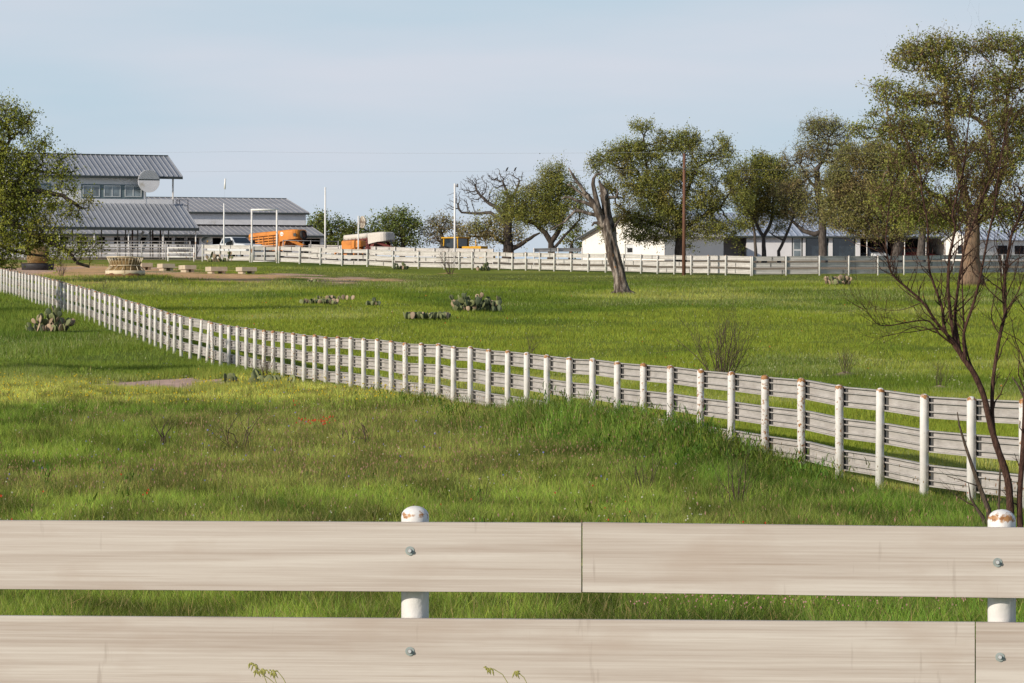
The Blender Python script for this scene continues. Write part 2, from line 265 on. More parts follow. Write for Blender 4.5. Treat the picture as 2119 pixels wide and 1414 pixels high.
class MB:
    def __init__(s): s.v = []; s.f = []; s.s = []; s.m = []
    def add(s, vs, fs, smooth=False, m=0):
        b = len(s.v); s.v += [tuple(x) for x in vs]
        for f in fs: s.f.append(tuple(b + i for i in f)); s.s.append(smooth); s.m.append(m)
    def box(s, x0, x1, y0, y1, z0, z1, m=0, T=None):
        vs = [Vector(p) for p in ((x0, y0, z0), (x1, y0, z0), (x1, y1, z0), (x0, y1, z0), (x0, y0, z1), (x1, y0, z1), (x1, y1, z1), (x0, y1, z1))]
        if T is not None: vs = [T @ p for p in vs]
        s.add(vs, [(0, 3, 2, 1), (4, 5, 6, 7), (0, 1, 5, 4), (1, 2, 6, 5), (2, 3, 7, 6), (3, 0, 4, 7)], False, m)
    def beam(s, a, b, wd, ht, m=0, up=(0, 0, 1)):
        a = Vector(a); b = Vector(b); d = (b - a); ln = d.length; d.normalize()
        u = Vector(up)
        if abs(d.dot(u)) > .98: u = Vector((1, 0, 0))
        x = d.cross(u).normalized(); y = x.cross(d)
        T = Matrix((( x.x, d.x, y.x, a.x), (x.y, d.y, y.y, a.y), (x.z, d.z, y.z, a.z), (0, 0, 0, 1)))
        s.box(-wd / 2, wd / 2, 0, ln, -ht / 2, ht / 2, m, T)
    def tube(s, pts, rad, seg=8, cap=True, m=0, smooth=True):
        pts = [Vector(p) for p in pts]; n = len(pts)
        if not hasattr(rad, '__len__'): rad = [rad] * n
        x = None; vs = []
        for i, p in enumerate(pts):
            d = (pts[min(i + 1, n - 1)] - pts[max(i - 1, 0)])
            if d.length < 1e-9: d = Vector((0, 0, 1))
            d.normalize()
            if x is None:
                x = d.cross(Vector((0, 0, 1)))
                if x.length < .05: x = d.cross(Vector((0, 1, 0)))
            x = x - d * x.dot(d)
            if x.length < 1e-6: x = d.orthogonal()
            x.normalize(); y = d.cross(x)
            for k in range(seg):
                a = 2 * math.pi * k / seg
                vs.append(p + (x * math.cos(a) + y * math.sin(a)) * rad[i])
        fs = [(i * seg + k, i * seg + (k + 1) % seg, (i + 1) * seg + (k + 1) % seg, (i + 1) * seg + k) for i in range(n - 1) for k in range(seg)]
        if cap: fs += [tuple(range(seg))[::-1], tuple((n - 1) * seg + k for k in range(seg))]
        s.add(vs, fs, smooth, m)
    def lathe(s, prof, seg=16, c=(0, 0, 0), m=0, smooth=True, cap=True):
        vs = []
        for r, z in prof:
            for k in range(seg):
                a = 2 * math.pi * k / seg; vs.append((c[0] + r * math.cos(a), c[1] + r * math.sin(a), c[2] + z))
        n = len(prof)
        fs = [(i * seg + k, i * seg + (k + 1) % seg, (i + 1) * seg + (k + 1) % seg, (i + 1) * seg + k) for i in range(n - 1) for k in range(seg)]
        if cap: fs += [tuple(range(seg))[::-1], tuple((n - 1) * seg + k for k in range(seg))]
        s.add(vs, fs, smooth, m)
    def extrude(s, poly, T, depth, m=0, smooth=False):
        """closed 2-D outline (x,z) pushed along local y by depth"""
        n = len(poly); vs = [T @ Vector((x, 0, z)) for x, z in poly] + [T @ Vector((x, depth, z)) for x, z in poly]
        fs = [tuple(range(n)), tuple(range(2 * n - 1, n - 1, -1))] + [(i, (i + 1) % n, n + (i + 1) % n, n + i) for i in range(n)]
        s.add(vs, fs, smooth, m)
    def wheel(s, c, r, wd, ax=(0, 1, 0), m=0, seg=18, rr=.62):
        q = Vector((0, 0, 1)).rotation_difference(Vector(ax)); h = wd / 2
        prof = [(r * rr, -h * .8), (r * .93, -h), (r, -h * .6), (r, h * .6), (r * .93, h), (r * rr, h * .8)]
        vs = []
        for rr_, z in prof:
            for k in range(seg):
                a = 2 * math.pi * k / seg; vs.append(Vector(c) + q @ Vector((rr_ * math.cos(a), rr_ * math.sin(a), z)))
        n = len(prof)
        s.add(vs, [(i * seg + k, i * seg + (k + 1) % seg, ((i + 1) % n) * seg + (k + 1) % seg, ((i + 1) % n) * seg + k) for i in range(n) for k in range(seg)], True, m)
    def disc(s, c, r, th, ax=(0, 1, 0), m=0, seg=20):
        q = Vector((0, 0, 1)).rotation_difference(Vector(ax))
        vs = [Vector(c) + q @ Vector((r * math.cos(2 * math.pi * k / seg), r * math.sin(2 * math.pi * k / seg), z)) for z in (-th / 2, th / 2) for k in range(seg)]
        s.add(vs, [tuple(range(seg))[::-1], tuple(range(seg, 2 * seg))] + [(k, (k + 1) % seg, seg + (k + 1) % seg, seg + k) for k in range(seg)], False, m)
    def build(s, name, mats, parent=None, loc=None, bevel=0.0):
        me = bpy.data.meshes.new(name)
        me.from_pydata(s.v, [], s.f)
        if not isinstance(mats, (list, tuple)): mats = [mats]
        for q in mats: me.materials.append(q)
        me.polygons.foreach_set('use_smooth', s.s); me.polygons.foreach_set('material_index', s.m)
        bm = bmesh.new(); bm.from_mesh(me); bmesh.ops.recalc_face_normals(bm, faces=bm.faces); bm.to_mesh(me); bm.free()
        o = bpy.data.objects.new(name, me); link(o)
        if parent: o.parent = parent
        if loc is not None: o.location = loc
        if bevel:
            b = o.modifiers.new('bevel', 'BEVEL'); b.width = bevel; b.segments = 2; b.limit_method = 'ANGLE'
        return o

def npmesh(name, verts, loops, totals, mat, col=None, smooth=False, parent=None, loc=None):
    me = bpy.data.meshes.new(name)
    me.vertices.add(len(verts)); me.vertices.foreach_set('co', np.ascontiguousarray(verts, dtype=np.float32).ravel())
    me.loops.add(len(loops)); me.loops.foreach_set('vertex_index', np.ascontiguousarray(loops, dtype=np.int32))
    starts = np.concatenate(([0], np.cumsum(totals)[:-1])).astype(np.int32)
    me.polygons.add(len(totals)); me.polygons.foreach_set('loop_start', starts)
    try: me.polygons.foreach_set('loop_total', np.ascontiguousarray(totals, dtype=np.int32))
    except Exception: pass
    if smooth: me.polygons.foreach_set('use_smooth', np.ones(len(totals), dtype=bool))
    me.update(calc_edges=True)
    if col is not None:
        a = me.color_attributes.new('col', 'FLOAT_COLOR', 'POINT')
        c = np.ones((len(verts), 4), dtype=np.float32); c[:, :3] = col; a.data.foreach_set('color', c.ravel())
    for q in (mat if isinstance(mat, (list, tuple)) else [mat]): me.materials.append(q)
    o = bpy.data.objects.new(name, me); link(o)
    if parent: o.parent = parent
    if loc is not None: o.location = loc
    return o

# ------------------------------------------------------------------ noise (numpy value noise)
def _h(ix, iy, s):
    v = np.sin(ix * 127.1 + iy * 311.7 + s * 74.7) * 43758.5453
    return v - np.floor(v)
def vn(x, y, s=0):
    x = np.asarray(x, float); y = np.asarray(y, float)
    ix = np.floor(x); iy = np.floor(y); fx = x - ix; fy = y - iy; fx = fx * fx * (3 - 2 * fx); fy = fy * fy * (3 - 2 * fy)
    return (_h(ix, iy, s) * (1 - fx) + _h(ix + 1, iy, s) * fx) * (1 - fy) + (_h(ix, iy + 1, s) * (1 - fx) + _h(ix + 1, iy + 1, s) * fx) * fy
def fbm(x, y, s=0, o=3):
    t = 0; a = .5; k = 0
    for i in range(o): t = t + a * vn(x * 2 ** i, y * 2 ** i, s + i * 13); k += a; a *= .5
    return t / k
def sm(a, b, x):
    t = np.clip((np.asarray(x, float) - a) / (b - a), 0, 1); return t * t * (3 - 2 * t)

# ------------------------------------------------------------------ terrain
_Y = np.array([-60, 54, 59, 63.8, 68.6, 73.4, 78.3, 88, 100, 117, 131, 146, 158, 179, 203, 227, 261, 300, 342, 400, 460, 520, 620, 800, 4000.])
_E = np.array([0, 0, .006, .07, .155, .242, .314, .426, .57, .76, .90, 1.156, 1.415, 2.09, 2.95, 3.69, 4.63, 5.75, 6.9, 8.4, 9.8, 10.9, 11.5, 11.5, 8.])
_yy = np.arange(-60, 4001, 1.0); _ee = np.interp(_yy, _Y, _E)
_k = np.exp(-(np.arange(-30, 31) / 5.0) ** 2); _k /= _k.sum()
_ee = np.convolve(np.pad(_ee, 30, mode='edge'), _k, mode='valid')
Z0 = 59.0; FC = .0408; FB = -64.5; FA = 950.5
def fence_u(Y):
    n = (np.asarray(Y, float) / Z0 - 1) / FC
    return (FA + FB * n) / (1 + FC * n)
def ground(X, Y):
    X = np.asarray(X, float); Y = np.asarray(Y, float)
    e = np.interp(Y, _yy, _ee)
    e = e + .4 * sm(-4, -24, X) * sm(255, 300, Y)
    Yc = np.maximum(Y, 40)
    xf = fence_u(Yc) / F * Yc
    e = e + .42 * np.exp(-((X - xf + 1.25) / .75) ** 2) * sm(66.5, 71, Y) * sm(89, 82, Y) * sm(-.15, -.85, X - xf)
    e = e + .10 * np.exp(-((X - xf + 1.6) / 1.2) ** 2) * sm(92, 100, Y) * sm(150, 130, Y)
    e = e + .07 * (fbm(X / 5, Y / 9, 3, 3) - .5) * sm(25, 40, Y) * (1 - .85 * np.exp(-((X - xf) / .7) ** 2))
    return e
def gz(X, Y): return float(ground(X, Y))
def P(px, py, d): return Vector(((px - CX) / F * d, d, HC + (CY - py) / F * d))
def on_ground(px, py):
    ds = np.arange(15, 600, .25); g = ground((px - CX) / F * ds, ds); r = HC + (CY - py) / F * ds
    i = np.argmax(r < g) if py < CY else np.argmax(g > r)
    d = ds[i]; return Vector(((px - CX) / F * d, d, float(g[i])))
def at(px, d):
    X = (px - CX) / F * d; return Vector((X, d, gz(X, d)))
# ------------------------------------------------------------------ ground colour zones (world metres; what grows or lies where)
def pxof(X, Y): return CX + np.asarray(X) / np.maximum(np.asarray(Y, float), 5) * F
def dirt_mask(X, Y):
    X = np.asarray(X, float); Y = np.asarray(Y, float); u = pxof(X, Y)
    nzv = fbm(X / 2.2, Y / 6.0, 21, 4) - .5; nz2 = fbm(X / .7, Y / 2.0, 22, 3) - .5
    def ell(cx, ry0, ry1, rx):
        yc = (ry0 + ry1) / 2; h = (ry1 - ry0) / 2
        return 1 - np.sqrt(((u - cx) / rx) ** 2 + ((Y - yc) / h) ** 2) + nzv * 1.5 + nz2 * .6
    d = ell(120, D_A[0], D_A[1], 330)
    d = np.maximum(d, ell(470, D_B[0], D_B[1], 240))
    d = np.maximum(d, ell(725, D_C[0], D_C[1], 150))
    d = np.maximum(d, ell(930, D_C[1] - 1, D_C[1] + 3, 70) - .1)
    d = np.maximum(d, ell(610, D_D[0], D_D[1], 80))
    d = np.maximum(d, ell(330, D_E[0], D_E[1], 120) - nzv * 1.1 + (fbm(X / .7, Y / 2.4, 23, 4) - .5) * 2.2 + .3)
    for (mx_, my_, mr) in MOUNDS:
        d = np.maximum(d, 1 - np.sqrt(((X - mx_) / mr) ** 2 + ((Y - my_) / (mr * 2.2)) ** 2) + nz2 * .8)
    return sm(.15, .45, d)
def _yd(px, py): return on_ground(px, py).y
D_A = (_yd(150, 588), _yd(150, 545)); D_B = (_yd(450, 586), _yd(450, 563)); D_C = (_yd(725, 589), _yd(725, 571))
D_D = (_yd(600, 571), _yd(600, 566)); D_E = (_yd(330, 806) - 2, _yd(330, 781))
MOUNDS = []
for px, py, r in ((1752, 777, .42), (1940, 806, .38), (933, 567, .9), (1700, 985, .1)):
    q = on_ground(px, py); MOUNDS.append((q.x, q.y, r))
C_GRASS = np.array([.170, .235, .040]); C_PAST = np.array([.245, .300, .042]); C_YEL = np.array([.40, .42, .10]); C_DARK = np.array([.085, .155, .020])
C_TAN = np.array([.36, .265, .12]); C_DIRT = np.array([.70, .44, .225]); C_PINK = np.array([.62, .44, .36]); C_GREY = np.array([.195, .225, .055])
def lerp(a, b, t): return a * (1 - t[..., None]) + b * t[..., None]
def in_meadow(X, Y):
    """1 left of the sloping fence (the meadow), 0 in the pasture behind it"""
    xf = fence_u(np.maximum(Y, 30)) / F * np.maximum(Y, 30)
    return ((np.asarray(X) < xf) & (np.asarray(Y) < 262)).astype(float)
def zone_col(X, Y):
    X = np.asarray(X, float); Y = np.asarray(Y, float); u = pxof(X, Y); m = in_meadow(X, Y)
    big = fbm(X / 9, Y / 26, 31, 3); strip = fbm(X / 9, Y / 22, 32, 4); fine = fbm(X / 1.6, Y / 4, 33, 3)
    # pasture: bright green with pale flowering strips
    p = lerp(np.broadcast_to(C_PAST, X.shape + (3,)), C_YEL, sm(.50, .68, strip) * .8)
    p = lerp(p, C_DARK, sm(.48, .66, big) * .65)
    p = lerp(p, C_GREY, sm(.58, .70, fbm(X / 12, Y / 8, 35, 3)) * .55 * sm(262, 285, Y))
    # worn grass just below the far fence and the dry band in the middle distance
    wb = sm(_W0 - 6, _W0 + 2, Y) * sm(_W1 + 8, _W1 - 2, Y)
    p = lerp(p, C_GREY, wb * .7 * sm(.3, .55, big))
    # meadow
    g = lerp(np.broadcast_to(C_GRASS, X.shape + (3,)), C_DARK, sm(.5, .68, big) * .55)
    tan = sm(52, 62, Y) * sm(112, 94, Y) * sm(.42, .66, fbm(X / 3.2, Y / 9, 36, 4) + .10 * sm(400, 900, u) - .16 * sm(1250, 1500, u))
    g = lerp(g, C_TAN, tan * .24)
    yl = sm(98, 108, Y) * sm(142, 128, Y) * sm(.30, .5, fine + .15)
    g = lerp(g, C_YEL, yl * .85)
    g = lerp(g, C_GREY, sm(.45, .65, fbm(X / 3, Y / 7, 37, 3)) * .5 * sm(66, 58, Y))
    # lush weeds along the fence
    xf = fence_u(np.maximum(Y, 30)) / F * np.maximum(Y, 30)
    lush = np.exp(-((X - xf + 1.5) / 1.6) ** 2) * sm(96, 78, Y)
    g = lerp(g, np.array([.085, .165, .022]), np.maximum(lush * .8, .6 * sm(1150, 1500, u) * sm(76, 66, Y) * sm(.3, .5, big + .1)))
    c = g * m[..., None] + p * (1 - m[..., None])
    return c * (.82 + .36 * fine)[..., None]
_W0 = _yd(1000, 584); _W1 = _yd(1000, 568)
def ground_col(X, Y):
    c = zone_col(X, Y) * .8
    X = np.asarray(X, float); Y = np.asarray(Y, float)
    d = dirt_mask(X, Y)
    dc = lerp(np.broadcast_to(C_DIRT, X.shape + (3,)), C_PINK, sm(200, 150, Y) + sm(.5, .65, fbm(X / 4, Y / 10, 41, 3)) * .7 * sm(150, 200, Y))
    dc = dc * (.75 + .5 * fbm(X / .8, Y / 2.2, 42, 4))[..., None]
    c = lerp(c, dc, d)
    # gravel yard behind the far fence
    yard = sm(3, 9, Y - np.interp(X, [-60, -24, -4, 3, 16, 20, 40], [402, 394, 372, 354, 331, 331, 346])) * sm(.2, .5, fbm(X / 8, Y / 14, 43, 3) + .25)
    c = lerp(c, np.array([.33, .25, .21]), yard * .8)
    return c

us = np.linspace(-.30, .30, 230)
ys = np.concatenate([np.arange(-12, 30, 2.0), np.geomspace(30, 480, 430), np.geomspace(486, 4000, 30)])
UU, YY = np.meshgrid(us, ys)
XX = UU * (np.maximum(YY, 0) + 40); XX[YY > 470] *= (1 + (YY[YY > 470] - 470) / 470)
# ants' mounds and small heaves
G = ground(XX, YY)
for mx_, my_, mr in MOUNDS:
    G = G + .13 * np.exp(-(((XX - mx_) / mr) ** 2 + ((YY - my_) / (mr * 1.6)) ** 2) * 1.5)
nr, nc = UU.shape
verts = np.stack([XX, YY, G], -1).reshape(-1, 3)
ii = np.arange(nr * nc).reshape(nr, nc)
quads = np.stack([ii[:-1, :-1], ii[:-1, 1:], ii[1:, 1:], ii[1:, :-1]], -1).reshape(-1, 4)
gm, t, p = newmat('ground_soil_and_turf'); setp(p, .95, .05); l = t.links.new
a = t.nodes.new('ShaderNodeAttribute'); a.attribute_name = 'col'
tcg = t.nodes.new('ShaderNodeTexCoord'); n1 = t.nodes.new('ShaderNodeTexNoise'); n1.inputs['Scale'].default_value = 3.2; n1.inputs['Detail'].default_value = 9; n1.inputs['Roughness'].default_value = .75
l(tcg.outputs['Object'], n1.inputs['Vector'])
k = t.nodes.new('ShaderNodeMapRange'); k.inputs['From Min'].default_value = .3; k.inputs['From Max'].default_value = .7; k.inputs['To Min'].default_value = .55; k.inputs['To Max'].default_value = 1.35; l(n1.outputs['Fac'], k.inputs['Value'])
vm = t.nodes.new('ShaderNodeVectorMath'); vm.operation = 'SCALE'; l(a.outputs['Color'], vm.inputs[0]); l(k.outputs[0], vm.inputs['Scale']); l(vm.outputs[0], p.inputs['Base Color'])
bp = t.nodes.new('ShaderNodeBump'); bp.inputs['Strength'].default_value = .8; bp.inputs['Distance'].default_value = .12; l(n1.outputs['Fac'], bp.inputs['Height']); l(bp.outputs['Normal'], p.inputs['Normal'])
go = npmesh('ground', verts, quads.ravel(), np.full(len(quads), 4), gm, ground_col(XX.ravel(), YY.ravel()), smooth=True)
tag(go, kind='structure')

# ------------------------------------------------------------------ grass (nobody could count it: stuff)
def blade_mesh(name, Pb, H, Wd, LEAN, C, mat, two=True):
    n = len(Pb); az = rng.uniform(0, 2 * np.pi, n); lz = rng.uniform(0, 2 * np.pi, n)
    wv = np.stack([np.cos(az), np.sin(az), np.zeros(n)], -1) * Wd[:, None] / 2
    lv = np.stack([np.cos(lz), np.sin(lz), np.zeros(n)], -1)
    up = np.array([0, 0, 1.0])
    tip = Pb + up * (H * (1 - .35 * LEAN))[:, None] + lv * (H * LEAN)[:, None]
    if two:
        mid = Pb + up * (H * .58)[:, None] + lv * (H * LEAN * .28)[:, None]
        V = np.stack([Pb - wv, Pb + wv, mid + wv * .75, mid - wv * .75, tip], 1).reshape(-1, 3)
        b = (np.arange(n) * 5)[:, None]
        lo = (b + np.array([0, 1, 2, 3, 3, 2, 4])).ravel(); to = np.tile([4, 3], n); rep = 5
    else:
        V = np.stack([Pb - wv, Pb + wv, tip], 1).reshape(-1, 3); b = (np.arange(n) * 3)[:, None]
        lo = (b + np.array([0, 1, 2])).ravel(); to = np.full(n, 3); rep = 3
    return npmesh(name, V, lo, to, mat, np.repeat(C, rep, axis=0))
def scatter(n, y0, y1, pw=1.0, pad=140, u0=None, u1=None):
    """positions spread over the wedge of ground that is in view, thinning with distance"""
    q = rng.uniform(0, 1, n)
    if pw == 1: Y = y0 * (y1 / y0) ** q
    else: Y = (y0 ** (1 - pw) + q * (y1 ** (1 - pw) - y0 ** (1 - pw))) ** (1 / (1 - pw))
    u = rng.uniform(-pad if u0 is None else u0, 2119 + pad if u1 is None else u1, n)
    return (u - CX) / F * Y, Y
def clumped(X, Y, s, seed, lo=.35, hi=.6):
    return rng.uniform(0, 1, len(X)) < (.25 + .75 * sm(lo, hi, fbm(X / s, Y / (s * 2.2), seed, 3)))
def jit(C, a=.16, n=None):
    f = 1 + rng.normal(0, a, (len(C), 1)); t = rng.normal(0, a * .5, (len(C), 1))
    C = C * f; C[:, 0:1] *= 1 + t; return np.clip(C, .004, .9)

# meadow in front of the sloping fence
X, Y = scatter(980000, 30, 150, 1.25)
k = (in_meadow(X, Y) > .5) & (dirt_mask(X, Y) < .5) & clumped(X, Y, 1.1, 51, .3, .55)
X, Y = X[k], Y[k]
hz = .20 + .22 * fbm(X / 1.3, Y / 2.2, 52, 3) ** 1.3 + .10 * (rng.uniform(0, 1, len(X)) ** 4)
xf = fence_u(Y) / F * Y; lush = np.exp(-((X - xf + 1.1) / 1.1) ** 2) * sm(100, 84, Y) * sm(62, 70, Y)
hz = hz * (1 + .5 * lush) * (1 - .5 * sm(-1.8, -.4, X - xf) * sm(70, 64, Y))
hz = hz * (1 - .72 * sm(170, 230, pxof(X, Y)) * sm(500, 440, pxof(X, Y)) * sm(108, 112, Y)) * (1 - .35 * sm(90, 130, Y))
C = zone_col(X, Y) * (.55 + 1.15 * sm(.28, .72, fbm(X / .55, Y / 1.1, 58, 3)))[:, None] * 1.12
hz = hz * (.72 + .55 * fbm(X / .5, Y / 1.0, 59, 3))
dry = rng.uniform(0, 1, len(X)) < (.09 + .06 * sm(70, 50, Y))
C[dry] = np.array([.36, .30, .13]) * rng.uniform(.7, 1.25, (dry.sum(), 1))
blade_m = blade_mesh('meadow_grass', np.stack([X, Y, ground(X, Y) - .01], -1), hz, rng.uniform(.004, .0105, len(X)) * (1 + sm(60, 130, Y)), rng.uniform(.1, .65, len(X)), jit(C, .2), M['grass'])
tag(blade_m, 'tall green and straw coloured meadow grass in front of the fences', 'grass', kind='stuff')

# meadow far left + whole pasture
X, Y = scatter(1250000, 62, 352, 1.15)
m = in_meadow(X, Y); k = ((m < .5) | (Y > 118)) & (rng.uniform(0, 1, len(X)) > dirt_mask(X, Y) * 1.02) & clumped(X, Y, 2.5, 53, .3, .5) & (Y < 330 + 30 * sm(0, -20, X) + 12 * sm(20, 40, X))
X, Y, m = X[k], Y[k], m[k]
hz = (.07 + .16 * fbm(X / 2, Y / 4, 54, 3)) * (1 + .9 * m * sm(.45, .6, fbm(X / 4, Y / 8, 55, 2))) * (1 + .5 * sm(200, 320, Y))
wb = sm(_W0 - 6, _W0 + 2, Y) * sm(_W1 + 8, _W1 - 2, Y); hz = hz * (1 - .55 * wb)
C = zone_col(X, Y) * 1.1
fl = rng.uniform(0, 1, len(X)) < .22 * sm(.46, .62, fbm(X / 9, Y / 22, 32, 4))
C[fl] = np.array([.36, .39, .17]) * rng.uniform(.7, 1.2, (fl.sum(), 1))
pg = blade_mesh('pasture_grass', np.stack([X, Y, ground(X, Y) - .01], -1), hz, rng.uniform(.010, .028, len(X)) * (.5 + .5 * Y / 180), rng.uniform(.1, .7, len(X)), jit(C, .2), M['grass'], False)
tag(pg, 'short bright green pasture grass behind the sloping white fence', 'grass', kind='stuff')

# seed heads and little flowers on thin stalks
def heads(name, X, Y, h, C, size, tall=2.2, label='', stalk=(.13, .15, .05)):
    n = len(X); z = ground(X, Y); b = np.stack([X, Y, z], -1); az = rng.uniform(0, 6.283, n)
    ln = np.stack([np.cos(az), np.sin(az), np.zeros(n)], -1) * (h * rng.uniform(0, .3, n))[:, None]
    top = b + ln + np.array([0, 0, 1.]) * h[:, None]
    wv = np.stack([np.ones(n), np.zeros(n), np.zeros(n)], -1)
    sw = .0022 * (1 + Y / 90)
    V = [b - wv * sw[:, None], b + wv * sw[:, None], top + wv * sw[:, None] * .5]
    C0 = np.broadcast_to(np.array(stalk), (n, 3))
    cs = [C0, C0, C0]; lo = [[0, 1, 2]]; 
    k = 3
    for r in range(2):
        a2 = az + r * 1.57; d = np.stack([np.cos(a2), np.sin(a2), np.zeros(n)], -1) * (size * .5)[:, None]; u = np.array([0, 0, 1.]) * (size * tall * .5)[:, None]
        V += [top - u, top + d, top + u, top - d]; cs += [C] * 4; lo.append([k, k + 1, k + 2, k + 3]); k += 4
    V = np.stack(V, 1).reshape(-1, 3); CC = np.stack(cs, 1).reshape(-1, 3)
    base = (np.arange(n) * k)[:, None]
    L_ = (base + np.array(sum(lo, []))).ravel(); T_ = np.tile([3, 4, 4], n)
    o = npmesh(name, V, L_, T_, M['flower'], CC)
    tag(o, label, 'wildflowers' if 'flower' in name else 'grass', kind='stuff'); return o
X, Y = scatter(60000, 36, 112, 1.1)
k = (in_meadow(X, Y) > .5) & (rng.uniform(0, 1, len(X)) < .03 + .75 * sm(50, 62, Y) * sm(112, 98, Y) * sm(.42, .66, fbm(X / 3.2, Y / 9, 36, 4) + .10 * sm(400, 900, pxof(X, Y)) - .16 * sm(1250, 1500, pxof(X, Y))) * rng.uniform(0, 1, len(X)) ** .5)
X, Y = X[k], Y[k]
C = np.array([.34, .24, .13]) * rng.uniform(.6, 1.4, (len(X), 1)); pk = rng.uniform(0, 1, len(X)) < .22; C[pk] = np.array([.52, .33, .26])
heads('seed_head_grass', X, Y, rng.uniform(.18, .46, len(X)), np.clip(C, 0, .9), rng.uniform(.007, .018, len(X)), 2.6, 'pinkish tan seed heads standing above the meadow grass')
def flowers(n, y0, y1, u0, u1, c, size, h, seed, thr=.5):
    X, Y = scatter(n, y0, y1, 1.0, u0=u0, u1=u1); k = (fbm(X / 1.5, Y / 3, seed, 3) > thr); return X[k], Y[k], np.tile(c, (k.sum(), 1)) * rng.uniform(.75, 1.2, (k.sum(), 1)), rng.uniform(*size, k.sum()), rng.uniform(*h, k.sum())
parts = [flowers(1500, 98, 128, -100, 980, (.70, .56, .06), (.015, .045), (.25, .40), 61, .5),
         flowers(900, 40, 110, -100, 1500, (.65, .63, .52), (.010, .022), (.25, .45), 62, .52),
         flowers(220, 60, 120, -100, 1400, (.30, .30, .62), (.02, .035), (.2, .35), 63, .5),
         flowers(110, 38, 60, -100, 2119, (.62, .13, .06), (.015, .03), (.25, .4), 64, .55),
         flowers(2600, 33, 42, 1300, 2200, (.70, .42, .40), (.008, .018), (.22, .40), 65, .45),
         flowers(150, 110, 250, 300, 2100, (.66, .20, .05), (.03, .06), (.15, .25), 66, .52),
         flowers(5000, 120, 320, 100, 2200, (.42, .45, .24), (.03, .06), (.12, .22), 67, .6)]
# the red patches left of the middle of the meadow
rx = []
for px, py, n in ((632, 893, 14), (662, 893, 6), (677, 888, 13), (650, 897, 7), (605, 849, 5), (1210, 1180, 3), (200, 1250, 3), (75, 1062, 1), (310, 1062, 3), (28, 1062, 1)):
    q = on_ground(px, py + 16); rx.append(np.stack([q.x + rng.normal(0, .07, n), q.y + rng.normal(0, .35, n)], -1))
rx = np.concatenate(rx); parts.append((rx[:, 0], rx[:, 1], np.tile((.66, .13, .06), (len(rx), 1)), rng.uniform(.025, .045, len(rx)), rng.uniform(.26, .36, len(rx))))
X = np.concatenate([p[0] for p in parts]); Y = np.concatenate([p[1] for p in parts]); C = np.concatenate([p[2] for p in parts]); S = np.concatenate([p[3] for p in parts]); H = np.concatenate([p[4] for p in parts])
k = dirt_mask(X, Y) < .4
heads('wildflowers', X[k], Y[k], H[k], np.clip(C[k], 0, .9), S[k], 1.0, 'scattered yellow, white, blue and red wildflowers in the grass')

# broad leaved weeds along the sloping fence
def weed_patch(cl):
    Pb = []; H = []; W_ = []; C = []
    for (px, d, n, hh, spread) in cl:
        for i in range(n):
            x = (px - CX) / F * d + rng.normal(0, spread); y = d + rng.normal(0, spread * 2)
            z0 = gz(x, y); h = hh * rng.uniform(.6, 1.15); c = np.array([.085, .165, .026]) * rng.uniform(.7, 1.5) * np.array([rng.uniform(.8, 1.6), 1, 1])
            m_ = int(14 + 16 * h)
            for j in range(m_):
                t_ = rng.uniform(.05, 1); Pb.append((x + rng.normal(0, .06), y + rng.normal(0, .06), z0 + h * t_ * .85)); H.append(rng.uniform(.06, .15)); W_.append(rng.uniform(.008, .022)); C.append(c * rng.uniform(.75, 1.3))
    return np.array(Pb), np.array(H), np.array(W_), np.array(C)
cl = []
for i in range(48):
    d = rng.uniform(64, 92); cl.append((CX + float(fence_u(d)) - rng.uniform(60, 210) * 70 / d * (1 if rng.uniform() < .8 else 1.8), d, int(rng.integers(4, 9)), rng.uniform(.35, .6), .28))
for i in range(26):
    d = rng.uniform(67, 76); cl.append((CX + float(fence_u(d)) - rng.uniform(40, 330), d, int(rng.integers(4, 9)), rng.uniform(.3, .55), .3))
for i in range(30):
    d = rng.uniform(36, 66); cl.append((rng.uniform(-100, 2000), d, int(rng.integers(2, 6)), rng.uniform(.25, .45), .25))
for i in range(16):
    d = rng.uniform(92, 106); cl.append((CX + float(fence_u(d)) - rng.uniform(20, 160), d, int(rng.integers(3, 7)), rng.uniform(.25, .45), .3))
Pb, H, W_, C = weed_patch(cl)
wd = blade_mesh('weeds', Pb, H, W_, rng.uniform(.4, 1.3, len(Pb)), jit(C, .12), M['grass'])
tag(wd, 'dark green broad leaved weeds growing along the foot of the sloping fence', 'weeds', kind='stuff')

# a few seeding grass stalks in front of the near fence
mb = MB(); q = 19.2
def stalk(px0, pts, r=.0016):
    d = 18.9 + rng.uniform(-.3, .2); path = [at(px0, d)]; path[0].z = 0
    path += [P(a, b, d) for a, b in pts]; mb.tube(path, [r * 1.6] + [r] * (len(pts)), 4)
    for j in range(14):
        a = path[-1].lerp(path[-2], rng.uniform(0, .9)); b = a + Vector((rng.uniform(-.012, .02), 0, rng.uniform(-.03, .005)))
        mb.tube([a, a.lerp(b, .5), b], [.0008, .0034, .0006], 4)
for px0, pts in ((560, [(552, 1414), (545, 1395), (532, 1380), (517, 1372)]), (570, [(572, 1414), (566, 1398), (556, 1390), (540, 1384)]), (600, [(592, 1416), (586, 1404), (575, 1390), (560, 1388)]), (1050, [(1052, 1416), (1040, 1396), (1022, 1385), (1000, 1381)]), (1085, [(1090, 1414), (1084, 1402), (1072, 1392), (1065, 1389)]), (575, [(570, 1416), (556, 1404), (540, 1394), (528, 1386)])):
    stalk(px0, pts)
fg = mb.build('seeding_grass', pmat('seeding_stalk', (.34, .33, .10), rough=.7, var=.2))
tag(fg, 'few yellow green seeding grass stalks drooping before the near beige rails', 'grass', kind='stuff')
